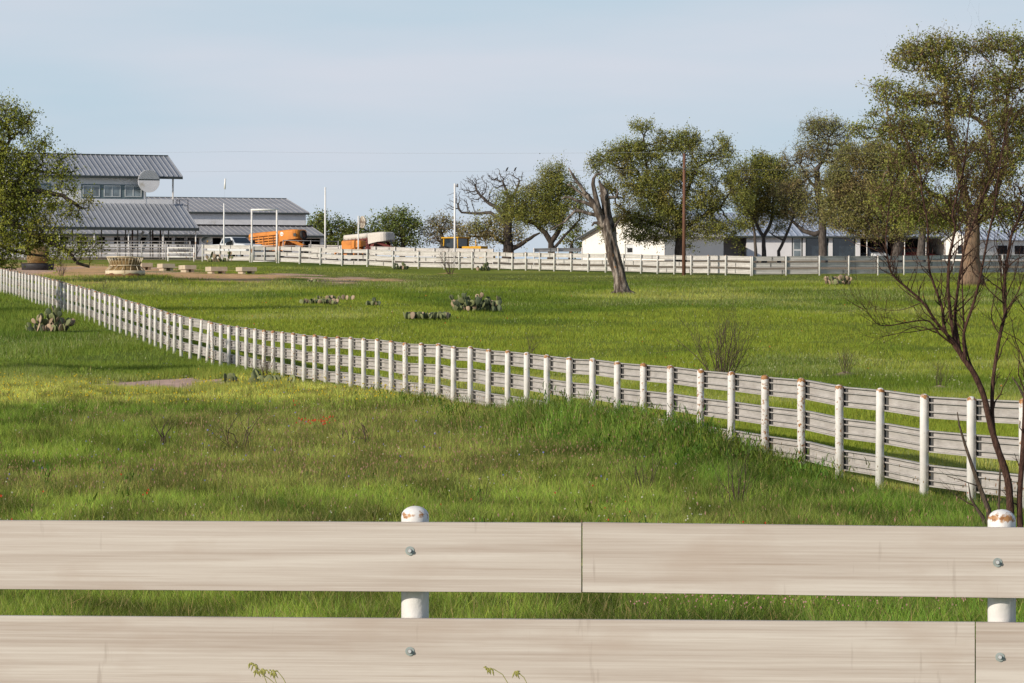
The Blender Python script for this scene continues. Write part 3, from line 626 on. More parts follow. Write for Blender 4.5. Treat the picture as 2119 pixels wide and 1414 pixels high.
# ------------------------------------------------------------------ fences
def post_mesh(H, r, below=.4, seg=16):
    mb = MB(); prof = [(r, -below), (r, H - .055), (r * 1.01, H - .05), (r * .99, H - .042)]
    for i in range(1, 6):
        a = i / 5 * math.pi / 2; prof.append((max(r * math.cos(a), .002), H - .042 + .042 * math.sin(a)))
    mb.lathe(prof, seg); return mb
def rail_profile(h, front=+1, t0=.0, th=.06):
    """C-shaped board with two ribs; 'front' tells to which side (in t) the ribs point"""
    w0 = -.042
    pts = [(-th, 0), (0, 0), (0, .055), (w0, .055), (w0, .265), (-.004, .265), (-.004, .315), (w0, .315), (w0, .685), (-.004, .685), (-.004, .735), (w0, .735), (w0, .945), (0, .945), (0, 1), (-th, 1)]
    return [(t0 + front * a, b * h) for a, b in pts]
def rail_piece(name, path, tops, tdir, prof, h, mat, parent, origin, web_strips=(), bolts=None):
    """path: list of (x,y) on the rail line, tops: z of top edge at each; tdir: unit 2-D vector towards the ribs"""
    mb = MB(); n = len(prof); vs = []
    for (x, y), zt in zip(path, tops):
        for tt, zz in prof: vs.append((x + tdir[0] * tt - origin[0], y + tdir[1] * tt - origin[1], zt - h + zz - origin[2]))
    fs = [(i * n + k, i * n + (k + 1) % n, (i + 1) * n + (k + 1) % n, (i + 1) * n + k) for i in range(len(path) - 1) for k in range(n)]
    fs += [tuple(range(n)), tuple((len(path) - 1) * n + k for k in range(n))]
    mb.add(vs, fs, False, 0)
    for (x, y, zt, wx, wy) in web_strips:                      # dark grey strips on the web between the ribs
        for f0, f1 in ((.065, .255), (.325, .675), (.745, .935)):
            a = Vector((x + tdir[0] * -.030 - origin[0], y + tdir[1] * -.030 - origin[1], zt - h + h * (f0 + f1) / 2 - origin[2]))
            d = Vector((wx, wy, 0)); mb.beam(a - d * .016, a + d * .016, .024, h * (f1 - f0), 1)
    # object frame along the board so that the streaks follow it
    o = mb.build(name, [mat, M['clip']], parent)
    return o
def make_fence(name, label, posts, leans, H, r, rail_tops, rail_h, side, rail_off, mats, span, cat='fence', web_strips=True, joint_shift=(0, 1, 2), group=None, postseg=12, gaps=(), far=False):
    """posts: [(x,y)], rails run behind ('side' = unit sign of the normal on which they lie)"""
    o3 = Vector((posts[0][0], posts[0][1], gz(*posts[0]))); T = thing(name, label, cat, o3, 0, group or 'white board fences')
    pm = post_mesh(H, r, seg=postseg).build('post', mats[0], T)
    tops = []
    for i, (x, y) in enumerate(posts):
        z = gz(x, y) + random.gauss(0, .012); tops.append(z + H)
        p = pm if i == 0 else dup(pm, T)
        p.location = (x - o3.x, y - o3.y, z - o3.z); p.rotation_euler = (0, leans.get(i, 0.0) + random.gauss(0, .006), random.uniform(0, 6.28))
    n = len(posts)
    nrm = []
    for i in range(n):
        a = Vector(posts[max(i - 1, 0)]); b = Vector(posts[min(i + 1, n - 1)]); d = (b - a).normalized(); nrm.append(Vector((-d.y, d.x)) * side)
    for k, dz in enumerate(rail_tops):
        i = 0; first = True
        while i < n - 1:
            j = min(n - 1, i + (span if not first else max(1, span - joint_shift[k % len(joint_shift)] % span))); first = False
            if i in gaps: i += 1; continue
            for g in gaps:
                if i < g < j: j = g
            path = []; tp = []; cl = []
            for q in range(i, j + 1):
                b = Vector(posts[q]) + nrm[q] * rail_off
                d = Vector((nrm[q].y, -nrm[q].x))
                if q == i: b = b + (Vector(posts[min(q + 1, n - 1)]) - Vector(posts[q])).normalized() * .008
                path.append((b.x, b.y)); tp.append(tops[q] + dz - H)
                if web_strips:
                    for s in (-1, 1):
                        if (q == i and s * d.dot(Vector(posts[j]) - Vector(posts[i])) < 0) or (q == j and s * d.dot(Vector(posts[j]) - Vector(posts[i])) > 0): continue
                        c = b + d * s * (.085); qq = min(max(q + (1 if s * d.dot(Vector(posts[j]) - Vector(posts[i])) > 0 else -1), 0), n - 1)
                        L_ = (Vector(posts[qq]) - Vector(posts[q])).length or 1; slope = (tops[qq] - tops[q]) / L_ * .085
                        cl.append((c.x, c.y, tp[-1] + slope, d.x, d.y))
            td = -sum(nrm[i:j + 1], Vector((0, 0))).normalized()
            if not web_strips or far:
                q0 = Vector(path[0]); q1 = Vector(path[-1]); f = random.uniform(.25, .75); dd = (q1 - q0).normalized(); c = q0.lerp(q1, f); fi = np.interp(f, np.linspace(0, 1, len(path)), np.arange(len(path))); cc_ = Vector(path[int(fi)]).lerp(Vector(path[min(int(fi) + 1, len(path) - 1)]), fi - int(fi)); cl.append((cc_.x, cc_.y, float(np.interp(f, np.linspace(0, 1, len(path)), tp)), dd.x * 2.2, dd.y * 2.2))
            rail_piece('rail', path, tp, td, rail_profile(rail_h), rail_h, mats[1], T, o3, cl if web_strips else ())
            i = j
    return T

# --- the sloping fence: post tops read off the photo give lateral position and post spacing gives distance
TOPX = [2010, 1912, 1820, 1737, 1658, 1583, 1513, 1449, 1387, 1331, 1277, 1226, 1178, 1132, 1090, 1050, 1010, 973, 938, 905.7, 871.4, 838.8, 809.7, 780.5, 752.5, 726, 699, 674, 651, 628.8, 606.7, 585, 565, 545.8, 527.4, 509.6, 491.7, 473.6, 456.6, 440.5, 428.5, 412, 393.5,
        375, 361, 347.8, 334, 321.6, 310.8, 298.5, 286, 274, 262, 249, 238, 228, 218, 207, 196.6, 186, 176.7, 168, 159, 150, 141.6, 133, 126, 118.5, 110, 102, 95.6, 88.7, 81.6, 75, 67, 60, 53.3, 46.7, 40.6, 34, 28, 21.2, 14.6, 9, 2.8]
posts = []
for i in (-3, -2, -1):
    d = Z0 * (1 + FC * i); posts.append((float(fence_u(d)) / F * d, d))
for i, x in enumerate(TOPX):
    d = Z0 * (1 + FC * i); posts.append(((x - CX) / F * d, d))
for i in range(len(TOPX), len(TOPX) + 3):
    d = Z0 * (1 + FC * i); posts.append(((TOPX[-1] - (i - len(TOPX) + 1) * 6.2 - CX) / F * d, d))
leans = {3 + 39: R(3.2), 3 + 40: R(5.0), 3 + 41: R(3.9), 3 + 42: R(1.8), 3 + 43: R(.8), 3 + 38: R(.4)}
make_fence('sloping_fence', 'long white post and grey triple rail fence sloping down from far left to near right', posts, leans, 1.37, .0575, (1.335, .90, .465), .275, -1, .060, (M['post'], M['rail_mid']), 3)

# --- the far fence, its gate gap, and the stretch that turns to the right
def along(pts, step):
    out = [pts[0]]; acc = 0; 
    for a, b in zip(pts[:-1], pts[1:]):
        a = Vector(a); b = Vector(b); ln = (b - a).length; t_ = step - acc
        while t_ <= ln + 1e-6: out.append(tuple(a + (b - a) * (t_ / ln))); t_ += step
        acc = ln - (t_ - step)
    return out
def pxl(px, d): return ((px - CX) / F * d, d)
FARL = [pxl(577, 380), pxl(700, 375), pxl(928, 369), pxl(1140, 352), pxl(1326, 341), pxl(1554, 327)]
fp = along(FARL, 2.44); fp[-1] = FARL[-1]
make_fence('far_fence', 'white three rail fence across the far side of the pasture, left of its bend', fp, {}, 1.37, .06, (1.33, .88, .43), .295, 1, .062, (M['post_far'], M['rail_far']), 2, postseg=8, far=True)
FARR = [pxl(1557, 327), pxl(1690, 327.5), pxl(1832, 330), pxl(2046, 336), pxl(2190, 340)]
fp2 = along(FARR, 2.32)
make_fence('far_fence', 'white three rail fence before the long blue roofed house, right of the bend', fp2, {}, 1.37, .062, (1.33, .88, .43), .295, 1, .062, (M['post_far'], M['rail_far']), 2, postseg=8, far=True)
fp3 = along([pxl(419, 388), pxl(517, 383)], 2.33); fp3[-1] = pxl(517, 383)
make_fence('far_fence', 'short white three rail fence in front of the white pickup truck', fp3, {}, 1.37, .06, (1.33, .88, .43), .295, 1, .062, (M['post_far'], M['rail_far']), 2, postseg=8, far=True)
# fences of the yard behind
yp = along([pxl(640, 421), pxl(760, 414), pxl(900, 408), pxl(1036, 402)], 2.44)
make_fence('yard_fence', 'white board fence behind the far fence, passing the yellow machine', yp, {}, 1.37, .05, (1.33, .90, .46), .30, 1, .055, (M['post_far'], M['rail_far']), 3, postseg=8, far=True)
yp = along([pxl(1105, 399), pxl(1212, 401)], 2.2)
make_fence('yard_fence', 'short white board fence leading to the sunlit white gable', yp, {}, 1.45, .05, (1.4, .95, .48), .30, 1, .055, (M['post_far'], M['rail_far']), 2, postseg=8, far=True)

# --- the near fence right in front of the camera
NF = []
Tn = thing('near_fence', 'close beige board fence crossing the bottom of the picture', 'fence', (0, 19.95, 0))
pn = post_mesh(1.37, .0575, seg=32).build('post', M['post_near'], Tn)
def nearY(px): return 20.12 - .50 * px / 2119
for i, px in enumerate((-355, 859, 2073)):
    d = nearY(px) + .115 - (.01 if px > 1500 else 0); x = (px - CX) / F * d
    p = pn if i == 0 else dup(pn, Tn)
    ht = HC + (CY - (1047 if px < 1500 else 1054)) / F * d - 1.37
    p.location = (x, d - 19.95, ht); p.rotation_euler = (0, 0, i * 2.1)
def board(px0, px1, ytop0, ytop1, parent, label=None, th=.045, bow=0.0, hh=.2865, seed=0, mids=()):
    """one long board: bevelled front, ribbed back, shallow end groove"""
    xs = [px0] + list(mids) + [px1]; tops = np.interp(xs, (px0, px1), (ytop0, ytop1)); ctr = None
    base = None; mb = MB()
    prof = [(0, .004), (.004, 0), (th, 0), (th, .05), (.018, .05), (.018, .95), (th, .95), (th, 1), (.004, 1), (0, .996)]
    prof = [(a, b * hh) for a, b in prof]; n = len(prof)
    a = (xs[0] - CX) / F * nearY(xs[0]); d0 = nearY(xs[0])
    pts = [Vector(((x - CX) / F * nearY(x), nearY(x), HC + (CY - t_) / F * nearY(x))) for x, t_ in zip(xs, tops)]
    o0 = pts[0].copy(); dirv = (pts[-1] - pts[0]); ang = math.atan2(dirv.y, dirv.x)
    rot = Matrix.Rotation(-ang, 3, 'Z'); vs = []
    for p_ in pts:
        q = rot @ (p_ - o0)
        for aa, bb in prof: vs.append((q.x, q.y + aa, q.z - hh + bb))
    mb.add(vs, [(i * n + k, i * n + (k + 1) % n, (i + 1) * n + (k + 1) % n, (i + 1) * n + k) for i in range(len(pts) - 1) for k in range(n)] + [tuple(range(n)), tuple((len(pts) - 1) * n + k for k in range(n))])
    o = mb.build('rail', M['rail_near'], parent); o.location = o0 - Vector((0, 19.95, 0)); o.rotation_euler = (0, 0, ang)
    if label: o['label'] = label
    return o
r1 = board(-1230, 1202.6, 1072, 1082.5, Tn, 'upper beige board left of the butt joint', mids=(-355, 859))
r2 = board(1205.4, 3600, 1081.5, 1110, Tn, 'upper beige board right of the butt joint', mids=(2073,))
r3 = board(-400, 2017, 1272, 1288, Tn, 'lower long beige board', mids=(859,))
r4 = board(2019.3, 4400, 1288, 1318, Tn, 'lower beige board at right edge', mids=(2073,))
whd = MB(); whd.disc((0, -.012, 0), .0072, .012, (0, 1, 0), 0, 6); whr = MB(); whr.disc((0, -.0056, 0), .0100, .002, (0, 1, 0), 0, 20)
boltm = MB(); q90 = Vector((0, -1, 0))
boltm.disc((0, -.0025, 0), .0185, .005, (0, 1, 0), 0, 24)
pass
bm0 = None
for px, py in ((848, 1140), (848, 1348), (2064, 1164), (2069, 1360)):
    d = nearY(px); loc = P(px, py, d) - Vector((0, 19.95, 0))
    if bm0 is None: bm0 = boltm.build('bolt', M['galv'], Tn, loc); b = bm0; whr.build('washer_recess', M['steel_grey'], bm0); whd.build('bolt_head', M['frame_pale'], bm0)
    else: b = dup(bm0, Tn); b.location = loc
    b.rotation_euler = (0, random.uniform(0, 6), 0)
# ------------------------------------------------------------------ buildings
class Plan:
    """a building frame: local x along the front, local y into the building, z up; reads photo pixels on any plane y=c"""
    def __init__(s, px, d, deg, name, label, cat, py=None):
        s.th = R(deg); z = gz((px - CX) / F * d, d) if py is None else HC + (CY - py) / F * d
        s.b = Vector(((px - CX) / F * d, d, z)); s.ux = Vector((math.cos(s.th), math.sin(s.th), 0)); s.uy = Vector((-math.sin(s.th), math.cos(s.th), 0))
        s.T = thing(name, label, cat, s.b, s.th)
    def at(s, px, py, c=0.0):
        r = Vector(((px - CX) / F, 1, (CY - py) / F)); cam_ = Vector((0, 0, HC))
        t_ = (c - (cam_ - s.b).dot(s.uy)) / r.dot(s.uy); q = cam_ + r * t_ - s.b
        return q.dot(s.ux), q.z
    def side(s, px, py, x0):
        r = Vector(((px - CX) / F, 1, (CY - py) / F)); cam_ = Vector((0, 0, HC))
        t_ = (x0 - (cam_ - s.b).dot(s.ux)) / r.dot(s.ux); q = cam_ + r * t_ - s.b
        return q.dot(s.uy), q.z
def metal_roof(x0, x1, y0, z0, y1, z1, th=.06, pitch=.45, rib=(.05, .062), y_over=0):
    """one slope with standing seams running down it"""
    mb = MB(); sl_ = Vector((0, y1 - y0, z1 - z0)).normalized(); nr_ = Vector((0, -sl_.z, sl_.y))
    if nr_.z < 0: nr_ = -nr_
    A = [Vector((x, y, z)) for x, y, z in ((x0, y0, z0), (x1, y0, z0), (x1, y1, z1), (x0, y1, z1))]
    mb.add(A + [a - nr_ * th for a in A], [(0, 1, 2, 3), (7, 6, 5, 4), (0, 4, 5, 1), (1, 5, 6, 2), (2, 6, 7, 3), (3, 7, 4, 0)])
    n = max(1, int(round((x1 - x0) / pitch)))
    for i in range(n + 1):
        x = x0 + (x1 - x0) * i / n; x = min(max(x, x0 + .03), x1 - .03)
        a = Vector((x, y0, z0)) + nr_ * (rib[1] / 2 + .002); b = Vector((x, y1, z1)) + nr_ * (rib[1] / 2 + .002)
        mb.beam(a, b, rib[0], rib[1], 0, nr_)
    return mb

# ===== the two storey arena tower (left)
b = Plan(300, 412, 24, 'arena_building', 'two storey white building with grey metal roofs and an open ground floor, left', 'building')
T = b.T; W = 3.95
xe, ze = b.at(411, 472, 0); xl, _ = b.at(30, 472, 0); _, zt = b.at(300, 422, W)
lr = metal_roof(xl, xe, 0, ze, W, zt).build('roof', M['roof'], T); lr['label'] = 'lower lean-to roof of grey standing seam metal'
mb = MB(); mb.box(xl, xe, -.05, .0, ze - .26, ze - .03); mb.box(xe, xe + .05, -.05, .06, ze - .26, ze - .02); mb.beam((xe + .02, .02, ze - .14), (xe + .02, W, zt - .14), .05, .2); fa = mb.build('fascia', M['trim_dark'], lr)
xw, zb = b.at(302, 413, W); xwl, _ = b.at(20, 413, W); _, zew = b.at(300, 366, W - .6); xp, zp0 = b.at(362, 413, W)
mb = MB(); mb.box(xwl, xw, W, W + 7.2, zt - .45, zew + .1)
wl = mb.build('wall', M['wall'], T)
mb = MB(); mb.box(xw + .01, xp, W + .02, W + .16, zt - .4, zp0); mb.box(xp - .15, xp, W + .165, W + 3, zt - .4, zp0); mb.box(xw + .01, xp, W + .165, W + 3.2, zt - .4, zt - .2)
mb.build('balcony_parapet', M['wall'], T)
mb = MB(); mb.box(xw - .05, xw + .012, W - .006, W + .1, zp0, zew); mb.build('corner_trim', M['trim_teal'], T)
# upper roof
E2 = W - .6; xr, zer = b.at(378, 366, E2); RR = E2 + 3.75; _, zrr = b.at(300, 322, RR)
ur = metal_roof(xwl - .6, xr, E2, zer, RR, zrr).build('roof', M['roof'], T); ur['label'] = 'upper gable roof of grey standing seam metal'
metal_roof(xwl - .6, xr, RR + 3.75, zer, RR, zrr - .002).build('back_slope', M['roof'], ur)
mb = MB(); mb.box(xwl - .6, xr, E2 - .05, E2, zer - .22, zer - .03); mb.box(xwl - .6, xr, RR - .12, RR + .12, zrr - .02, zrr + .055); mb.beam((xr - .02, E2 + .02, zer - .12), (xr - .02, RR, zrr - .12), .05, .18); mb.build('fascia', M['trim_dark'], ur)
mb = MB(); xq, zq = b.at(361, 366, E2 + .3); mb.box(xq - .06, xq + .06, E2 + .62, E2 + .74, zt - .2, zer + .05); mb.build('porch_post', M['pipe_white'], T)
# window band
def window(parent, x0, x1, z0, z1, y, glass, frame=M['frame_pale'], name='window', fw=.06, mid=True):
    mb = MB(); f = y
    mb.box(x0, x1, f - .04, f, z0, z0 + fw); mb.box(x0, x1, f - .04, f, z1 - fw, z1); mb.box(x0, x0 + fw, f - .038, f, z0 + fw, z1 - fw); mb.box(x1 - fw, x1, f - .038, f, z0 + fw, z1 - fw)
    if mid: c = (x0 + x1) / 2; mb.box(c - fw / 2, c + fw / 2, f - .038, f, z0 + fw, z1 - fw)
    wnd = mb.build(name, frame, parent)
    mb = MB(); mb.box(x0 + fw, x1 - fw, f - .012, f - .002, z0 + fw, z1 - fw); mb.build('pane', glass, wnd)
    return wnd
x0, z1 = b.at(168, 381, W); x1, z0 = b.at(296, 412, W); zc0, zc1 = z0, z1
mb = MB(); mb.box(x0, x1, W - .03, W - .001, z0, z1); mb.build('window_band', M['trim_teal'], T)
for a, c in ((171, 206), (214.7, 249), (258, 292.5)):
    xa, za = b.at(a, 384, W); xc, zc = b.at(c, 408, W); window(T, xa, xc, zc, za, W - .032, M['glass'])
x0, _ = b.at(58, 381, W); x1, _ = b.at(106, 412, W); mb = MB(); mb.box(x0, x1, W - .03, W - .001, z0, z1); mb.build('window_band', M['trim_teal'], T)
xa, za = b.at(62, 384, W); xc, zc = b.at(100, 408, W); window(T, xa, xc, zc, za, W - .032, M['glass'])
# posts of the open ground floor
def post(mb_, x, y, z1, r=.06): mb_.tube([(x, y, -.3), (x, y, z1)], r, 8)
first = None
for px, c, kind in ((52, .3, 'pipe_white'), (123, .3, 'pipe_white'), (195, .3, 'pipe_white'), (266, .3, 'pipe_white'), (337.6, .3, 'pipe_white'), (405, .3, 'pipe_white'),
                    (150, W, 'steel_dark'), (243.6, W, 'steel_dark'), (260, W, 'steel_dark'), (274, W, 'brown'), (285, W, 'steel_dark'), (311, W, 'steel_dark'), (349, W, 'steel_dark'),
                    (316, W + 3, 'brown'), (332, W + 3, 'brown'), (210, W + 3, 'steel_dark'), (100, W + 3, 'steel_dark')):
    x, _ = b.at(px, 500, c); mb = MB(); post(mb, x, c, ze + (zt - ze) * min(c / W, 1) - .1, .075 if kind == 'brown' else .06); mb.build('post', M[kind], T)
# floor deck over the posts
mb = MB(); mb.box(xwl, xp, W + .2, W + 7, zt - .75, zt - .47); mb.build('floor_deck', M['steel_dark'], T)
# stairs beneath
mb = MB()
for k, (pa, pb) in enumerate((((277, 508), (297, 479)), ((299, 508), (312, 479)))):
    xa, za = b.at(*pa, W + 1.5 + k * .9); xb, zb_ = b.at(*pb, W + 1.5 + k * .9)
    mb.beam((xa - .3, W + 1.5 + k * .9, za - .75), (xb, W + 1.5 + k * .9, zb_), .07, .22)
st = mb.build('stair', M['pipe_clean'], T)
mb = MB(); xa, za = b.at(277, 508, W + 1.5); xb, zb_ = b.at(297, 479, W + 1.5)
for i in range(9):
    f = i / 9; mb.box(xa - .1 + (xb - xa) * f, xa + .2 + (xb - xa) * f, W + 1.55, W + 2.38, za + (zb_ - za) * f - .03, za + (zb_ - za) * f)
mb.build('tread', M['steel_grey'], st)
# landing railing to the right of the roof
mb = MB(); c = W + 1.2; pts = [b.at(366, 414, c), b.at(389, 414, c), b.at(389, 441, c), b.at(366, 441, c)]
mb.tube([(pts[0][0], c, pts[0][1]), (pts[1][0], c, pts[1][1]), (pts[2][0], c, pts[2][1] - .4)], .035, 6); zm = (pts[0][1] * .6 + pts[3][1] * .4); mb.tube([(pts[0][0], c, zm), (pts[1][0], c, zm)], .028, 6)
xm = pts[0][0] * .75 + pts[1][0] * .25; mb.tube([(xm, c, pts[0][1]), (xm, c, pts[3][1])], .03, 6); mb.tube([(pts[0][0], c, pts[0][1]), (pts[0][0], c, pts[3][1])], .03, 6); mb.box(pts[0][0] - .2, pts[1][0] + .1, c - .3, c + .6, pts[3][1] - .75, pts[3][1] - .5)
mb.build('landing_railing', M['steel_dark'], T)
# the pale round sign fixed at the eave: grey ribbed upper third, white lower part
c = E2 - .35; xs, zs = b.at(308, 375, c); rs = 24 / F * 412
sg = MB(); sg.disc((0, 0, 0), rs, .06, (0, 1, 0), 0, 40); sgn = Plan.__new__(Plan)
ST = thing('round_sign', 'round white sign with grey striped top fixed at the upper roof edge', 'sign', b.b + b.ux * xs + b.uy * c + Vector((0, 0, zs)), b.th)
sg.build('disc', M['wall_stain'], ST)
mb = MB(); ang = [math.pi * (.5 - .40) * 0 + a for a in np.linspace(math.asin(.16), math.pi - math.asin(.16), 22)]
poly = [(rs * .985 * math.cos(a), rs * .985 * math.sin(a)) for a in ang]; mb.extrude(poly, Matrix.Translation((0, -.042, 0)), .010); mb.build('striped_panel', M['roof'], ST)
mb = MB()
for i in range(-8, 9):
    xa = i * rs / 7; za = rs * .2; zb_ = rs * .95; xb = xa - (zb_ - za) * 1.05
    pa = []
    for f in np.linspace(0, 1, 30):
        x_, z_ = xa + (xb - xa) * f, za + (zb_ - za) * f
        if x_ * x_ + z_ * z_ < (rs * .97) ** 2: pa.append((x_, z_))
    if len(pa) > 2: mb.beam((pa[0][0], -.048, pa[0][1]), (pa[-1][0], -.048, pa[-1][1]), .018, .05, 0, (0, 1, 0))
mb.build('stripe', M['frame_pale'], ST)
mb = MB(); mb.box(-rs * .985, rs * .985, -.052, -.031, rs * .08, rs * .16); mb.build('dark_band', M['trim_dark'], ST)
mb = MB(); mb.tube([(0, .03, rs * .5), (0, .40, rs * .5)], .03, 6); mb.build('bracket', M['steel_dark'], ST)

# ===== the long barn behind
b = Plan(500, 450, 21, 'barn', 'long white barn with two tiers of grey metal roof behind the parked vehicles', 'barn', py=541)
T = b.T; xe, ze = b.at(672, 487.5, 0); RUN = 4.4; xl, _ = b.at(-60, 487, 0); _, zt = b.at(500, 465.5, RUN)
lr = metal_roof(xl, xe, 0, ze, RUN, zt, pitch=.55, rib=(.04, .04)).build('roof', M['roof_barn'], T); lr['label'] = 'lower lean-to roof'
mb = MB(); mb.box(xl, xe, -.04, .02, ze - .22, ze - .04); mb.build('fascia', M['trim_dark'], lr)
xw, zb = b.at(633, 465, RUN); xwl, zew = b.at(-50, 441, RUN); _, zew = b.at(500, 441, RUN - .3)
mb = MB(); mb.box(xwl, xw, RUN, RUN + 12, zt - .3, zew + .1); mb.build('wall', M['wall_stain'], T)
E2 = RUN - .35; xr, zer = b.at(640, 440.5, E2); RD = E2 + 6.9; _, zrr = b.at(500, 410.5, RD)
ur = metal_roof(xwl - .3, xr, E2, zer, RD, zrr, pitch=.55, rib=(.04, .04)).build('roof', M['roof_barn'], T); ur['label'] = 'upper gable roof'
metal_roof(xwl - .3, xr, RD + 6.9, zer, RD, zrr - .003, pitch=.5).build('back_slope', M['roof_barn'], ur)
mb = MB(); mb.box(xwl - .3, xr, E2 - .04, E2 + .02, zer - .2, zer - .04); mb.box(xwl - .3, xr, RD - .1, RD + .1, zrr - .02, zrr + .05); mb.build('fascia', M['trim_dark'], ur)
# lower front: header, sill wall, piers, dark stalls behind
yf = .5; _, zh = b.at(500, 493, yf); _, zs = b.at(500, 507, yf); x9, _ = b.at(670, 500, yf)
mb = MB(); mb.box(xl + .3, x9, yf, yf + .15, zh, ze + .05); mb.build('wall', M['wall'], T)['label'] = 'header wall above the stalls'
x8, _ = b.at(622, 500, yf); x85, _ = b.at(663, 500, yf)
mb = MB(); mb.box(xl + .3, x8, yf, yf + .15, -.3, zs); mb.build('wall', M['wall'], T)['label'] = 'low wall below the stalls'
opx = [(-30, -8), (5, 28), (44, 66), (84, 106), (122, 142), (160, 182), (200, 218), (236, 249), (257, 271), (290, 305), (316, 330), (340, 356), (362, 382), (388, 412), (440, 458), (463, 487), (492, 511), (518, 533), (538, 560), (566, 588), (594, 616)]
edges = [xl + .3]
for a, c in opx: edges += [b.at(a, 500, yf)[0], b.at(c, 500, yf)[0]]
edges += [x8]
for i in range(0, len(edges), 2):
    mb = MB(); mb.box(edges[i], edges[i + 1], yf + .01, yf + .14, zs, zh); mb.build('pier', M['wall'], T)
mb = MB(); mb.box(x85, x9, yf + .003, yf + .15, -.3, zh); mb.build('pier', M['wall'], T)
mb = MB(); mb.box(xl + .3, x9, yf + 3.2, yf + 3.4, -.3, zt); mb.box(x9 - .1, x9, yf + .16, yf + 3.2, -.3, zh + .2); mb.build('stall_shade', M['dark'], T)  # near-black sheets carry the shade of the stalls in their colour

# ===== white gable-ended house (sunlit gable looks left)
b = Plan(1375, 455, 35, 'gable_house', 'white house end with a sunlit gable wall behind the dead tree', 'house', py=542)
T = b.T; dep, _ = b.side(1205, 541, 0); _, ze = b.side(1205, 493.5, 0); ydoor0, _ = b.side(1310, 520, 0); ydoor1, _ = b.side(1293, 520, 0); _, zd = b.side(1300, 505, 0)
ya, za = b.side(1290, 445, 0); ya = dep / 2; Lh = 7.0
poly = [(0, -.3), (0, ze), (ya, za), (dep, ze), (dep, -.3), (ydoor1, -.3), (ydoor1, zd), (ydoor0, zd), (ydoor0, -.3)]
mb = MB(); n = len(poly)
vs = [(x, y, z) for x in (0, .2) for y, z in poly]
# gable wall as quads around the door
def quad(mb_, pts): mb_.add([(0, y, z) for y, z in pts] + [(.2, y, z) for y, z in pts], [tuple(range(len(pts))), tuple(range(2 * len(pts) - 1, len(pts) - 1, -1))] + [(i, (i + 1) % len(pts), len(pts) + (i + 1) % len(pts), len(pts) + i) for i in range(len(pts))])
quad(mb, [(0, -.3), (0, ze), (ydoor0, ze), (ydoor0, -.3)]); quad(mb, [(ydoor0, zd), (ydoor0, ze), (ydoor1, ze), (ydoor1, zd)]); quad(mb, [(ydoor1, -.3), (ydoor1, ze), (dep, ze), (dep, -.3)]); quad(mb, [(0, ze), (ya, za), (dep, ze)])
mb.box(.2, Lh, 0, .2, -.3, ze); mb.box(.2, Lh, dep - .2, dep, -.3, ze)
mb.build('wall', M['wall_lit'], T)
mb = MB(); mb.box(.12, .16, ydoor0, ydoor1, -.2, zd); dr = mb.build('door', M['frame_pale'], T)
mb = MB(); mb.box(.10, .125, ydoor0 + .25, ydoor1 - .25, zd * .55, zd * .78); mb.build('door_notice', M['black'], dr)
for sg_, y0, y1 in ((1, -.45, ya), (-1, dep + .45, ya)):
    slope = (za - ze) / ya; r_ = metal_roof(-.45, Lh, y0, ze - slope * .45 + .08, y1, za + .08 - (0 if sg_ > 0 else .004), pitch=.5).build('roof', M['roof_barn'], T)
    mb = MB(); mb.beam((-.47, y0, ze - slope * .45 - .02), (-.47, y1, za - .02), .05, .2); mb.build('fascia', M['trim_dark'], r_)

# ===== long house with the pale blue roof and deep porch
b = Plan(1378, 462, 9, 'long_house', 'long white house with pale blue metal roof and dark open porch behind the oaks', 'house', py=542)
T = b.T; xe, ze = b.at(1958, 489.5, 0); xl, _ = b.at(1376, 490, 0); RUN = 9.0; _, zt = b.at(1650, 441, RUN)
lr = metal_roof(xl, xe, 0, ze, RUN, zt, pitch=.62, rib=(.07, .08))
# slanting seams as seen in the photo come from the hip: seams follow the slope of the roof
lr = lr.build('roof', M['roof_blue'], T); metal_roof(xl, xe, RUN + 9, ze, RUN, zt - .004, pitch=.62).build('back_slope', M['roof_blue'], lr)
mb = MB(); mb.box(xl, xe, -.06, .0, ze - .2, ze - .03); mb.build('fascia', M['trim_dark'], lr)
X_ = lambda px, c: b.at(px, 515, c)[0]
def wallseg(pa, pb, c, m, z0=-.3, z1=None, th=.15, name='wall', par=None):
    mb = MB(); mb.box(X_(pa, c), X_(pb, c), c, c + th, z0, z1 if z1 is not None else ze + .3 * min(c, 1)); return mb.build(name, m, par or T)
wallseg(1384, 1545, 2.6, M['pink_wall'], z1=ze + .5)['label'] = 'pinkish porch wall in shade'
_, zw0 = b.at(1420, 527, 2.6)
for a, c_ in ((1386, 1402), (1418, 1444)):
    window(T, X_(a, 2.6), X_(c_, 2.6), .7, ze - .25, 2.59, M['glass_dark'], M['trim_dark'], fw=.05)
mb = MB(); mb.box(X_(1444, 2.5), X_(1456, 2.5), 1.7, 2.55, -.2, ze - .7); mb.build('white_cabinet', M['frame_pale'], T)
dr = wallseg(1467, 1486, 2.53, M['brown'], z1=ze - .2, th=.06, name='door'); 
mb = MB(); xd0, xd1 = X_(1470, 2.5), X_(1483, 2.5); mb.box(xd0, xd1, 2.515, 2.528, .95, ze - .3); mb.box(xd0, xd1, 2.515, 2.528, .05, .85); mb.build('screen', M['glass_dark'], dr)
wallseg(1458, 1466, 2.5, M['brown'], z1=ze - .1, th=.08, name='porch_trim')
for px in (1401, 1488): mb = MB(); x = X_(px, .4); mb.tube([(x, .4, -.3), (x, .4, ze)], .07, 8); mb.build('porch_post', M['pipe_clean'], T)
wallseg(1545, 1638.5, .5, M['wall'])['label'] = 'white front wall in shade'
mb = MB(); mb.box(X_(1545, .5) , X_(1545, .5) + .15, .655, 2.6, -.3, ze + .3); mb.build('wall', M['pink_wall'], T)
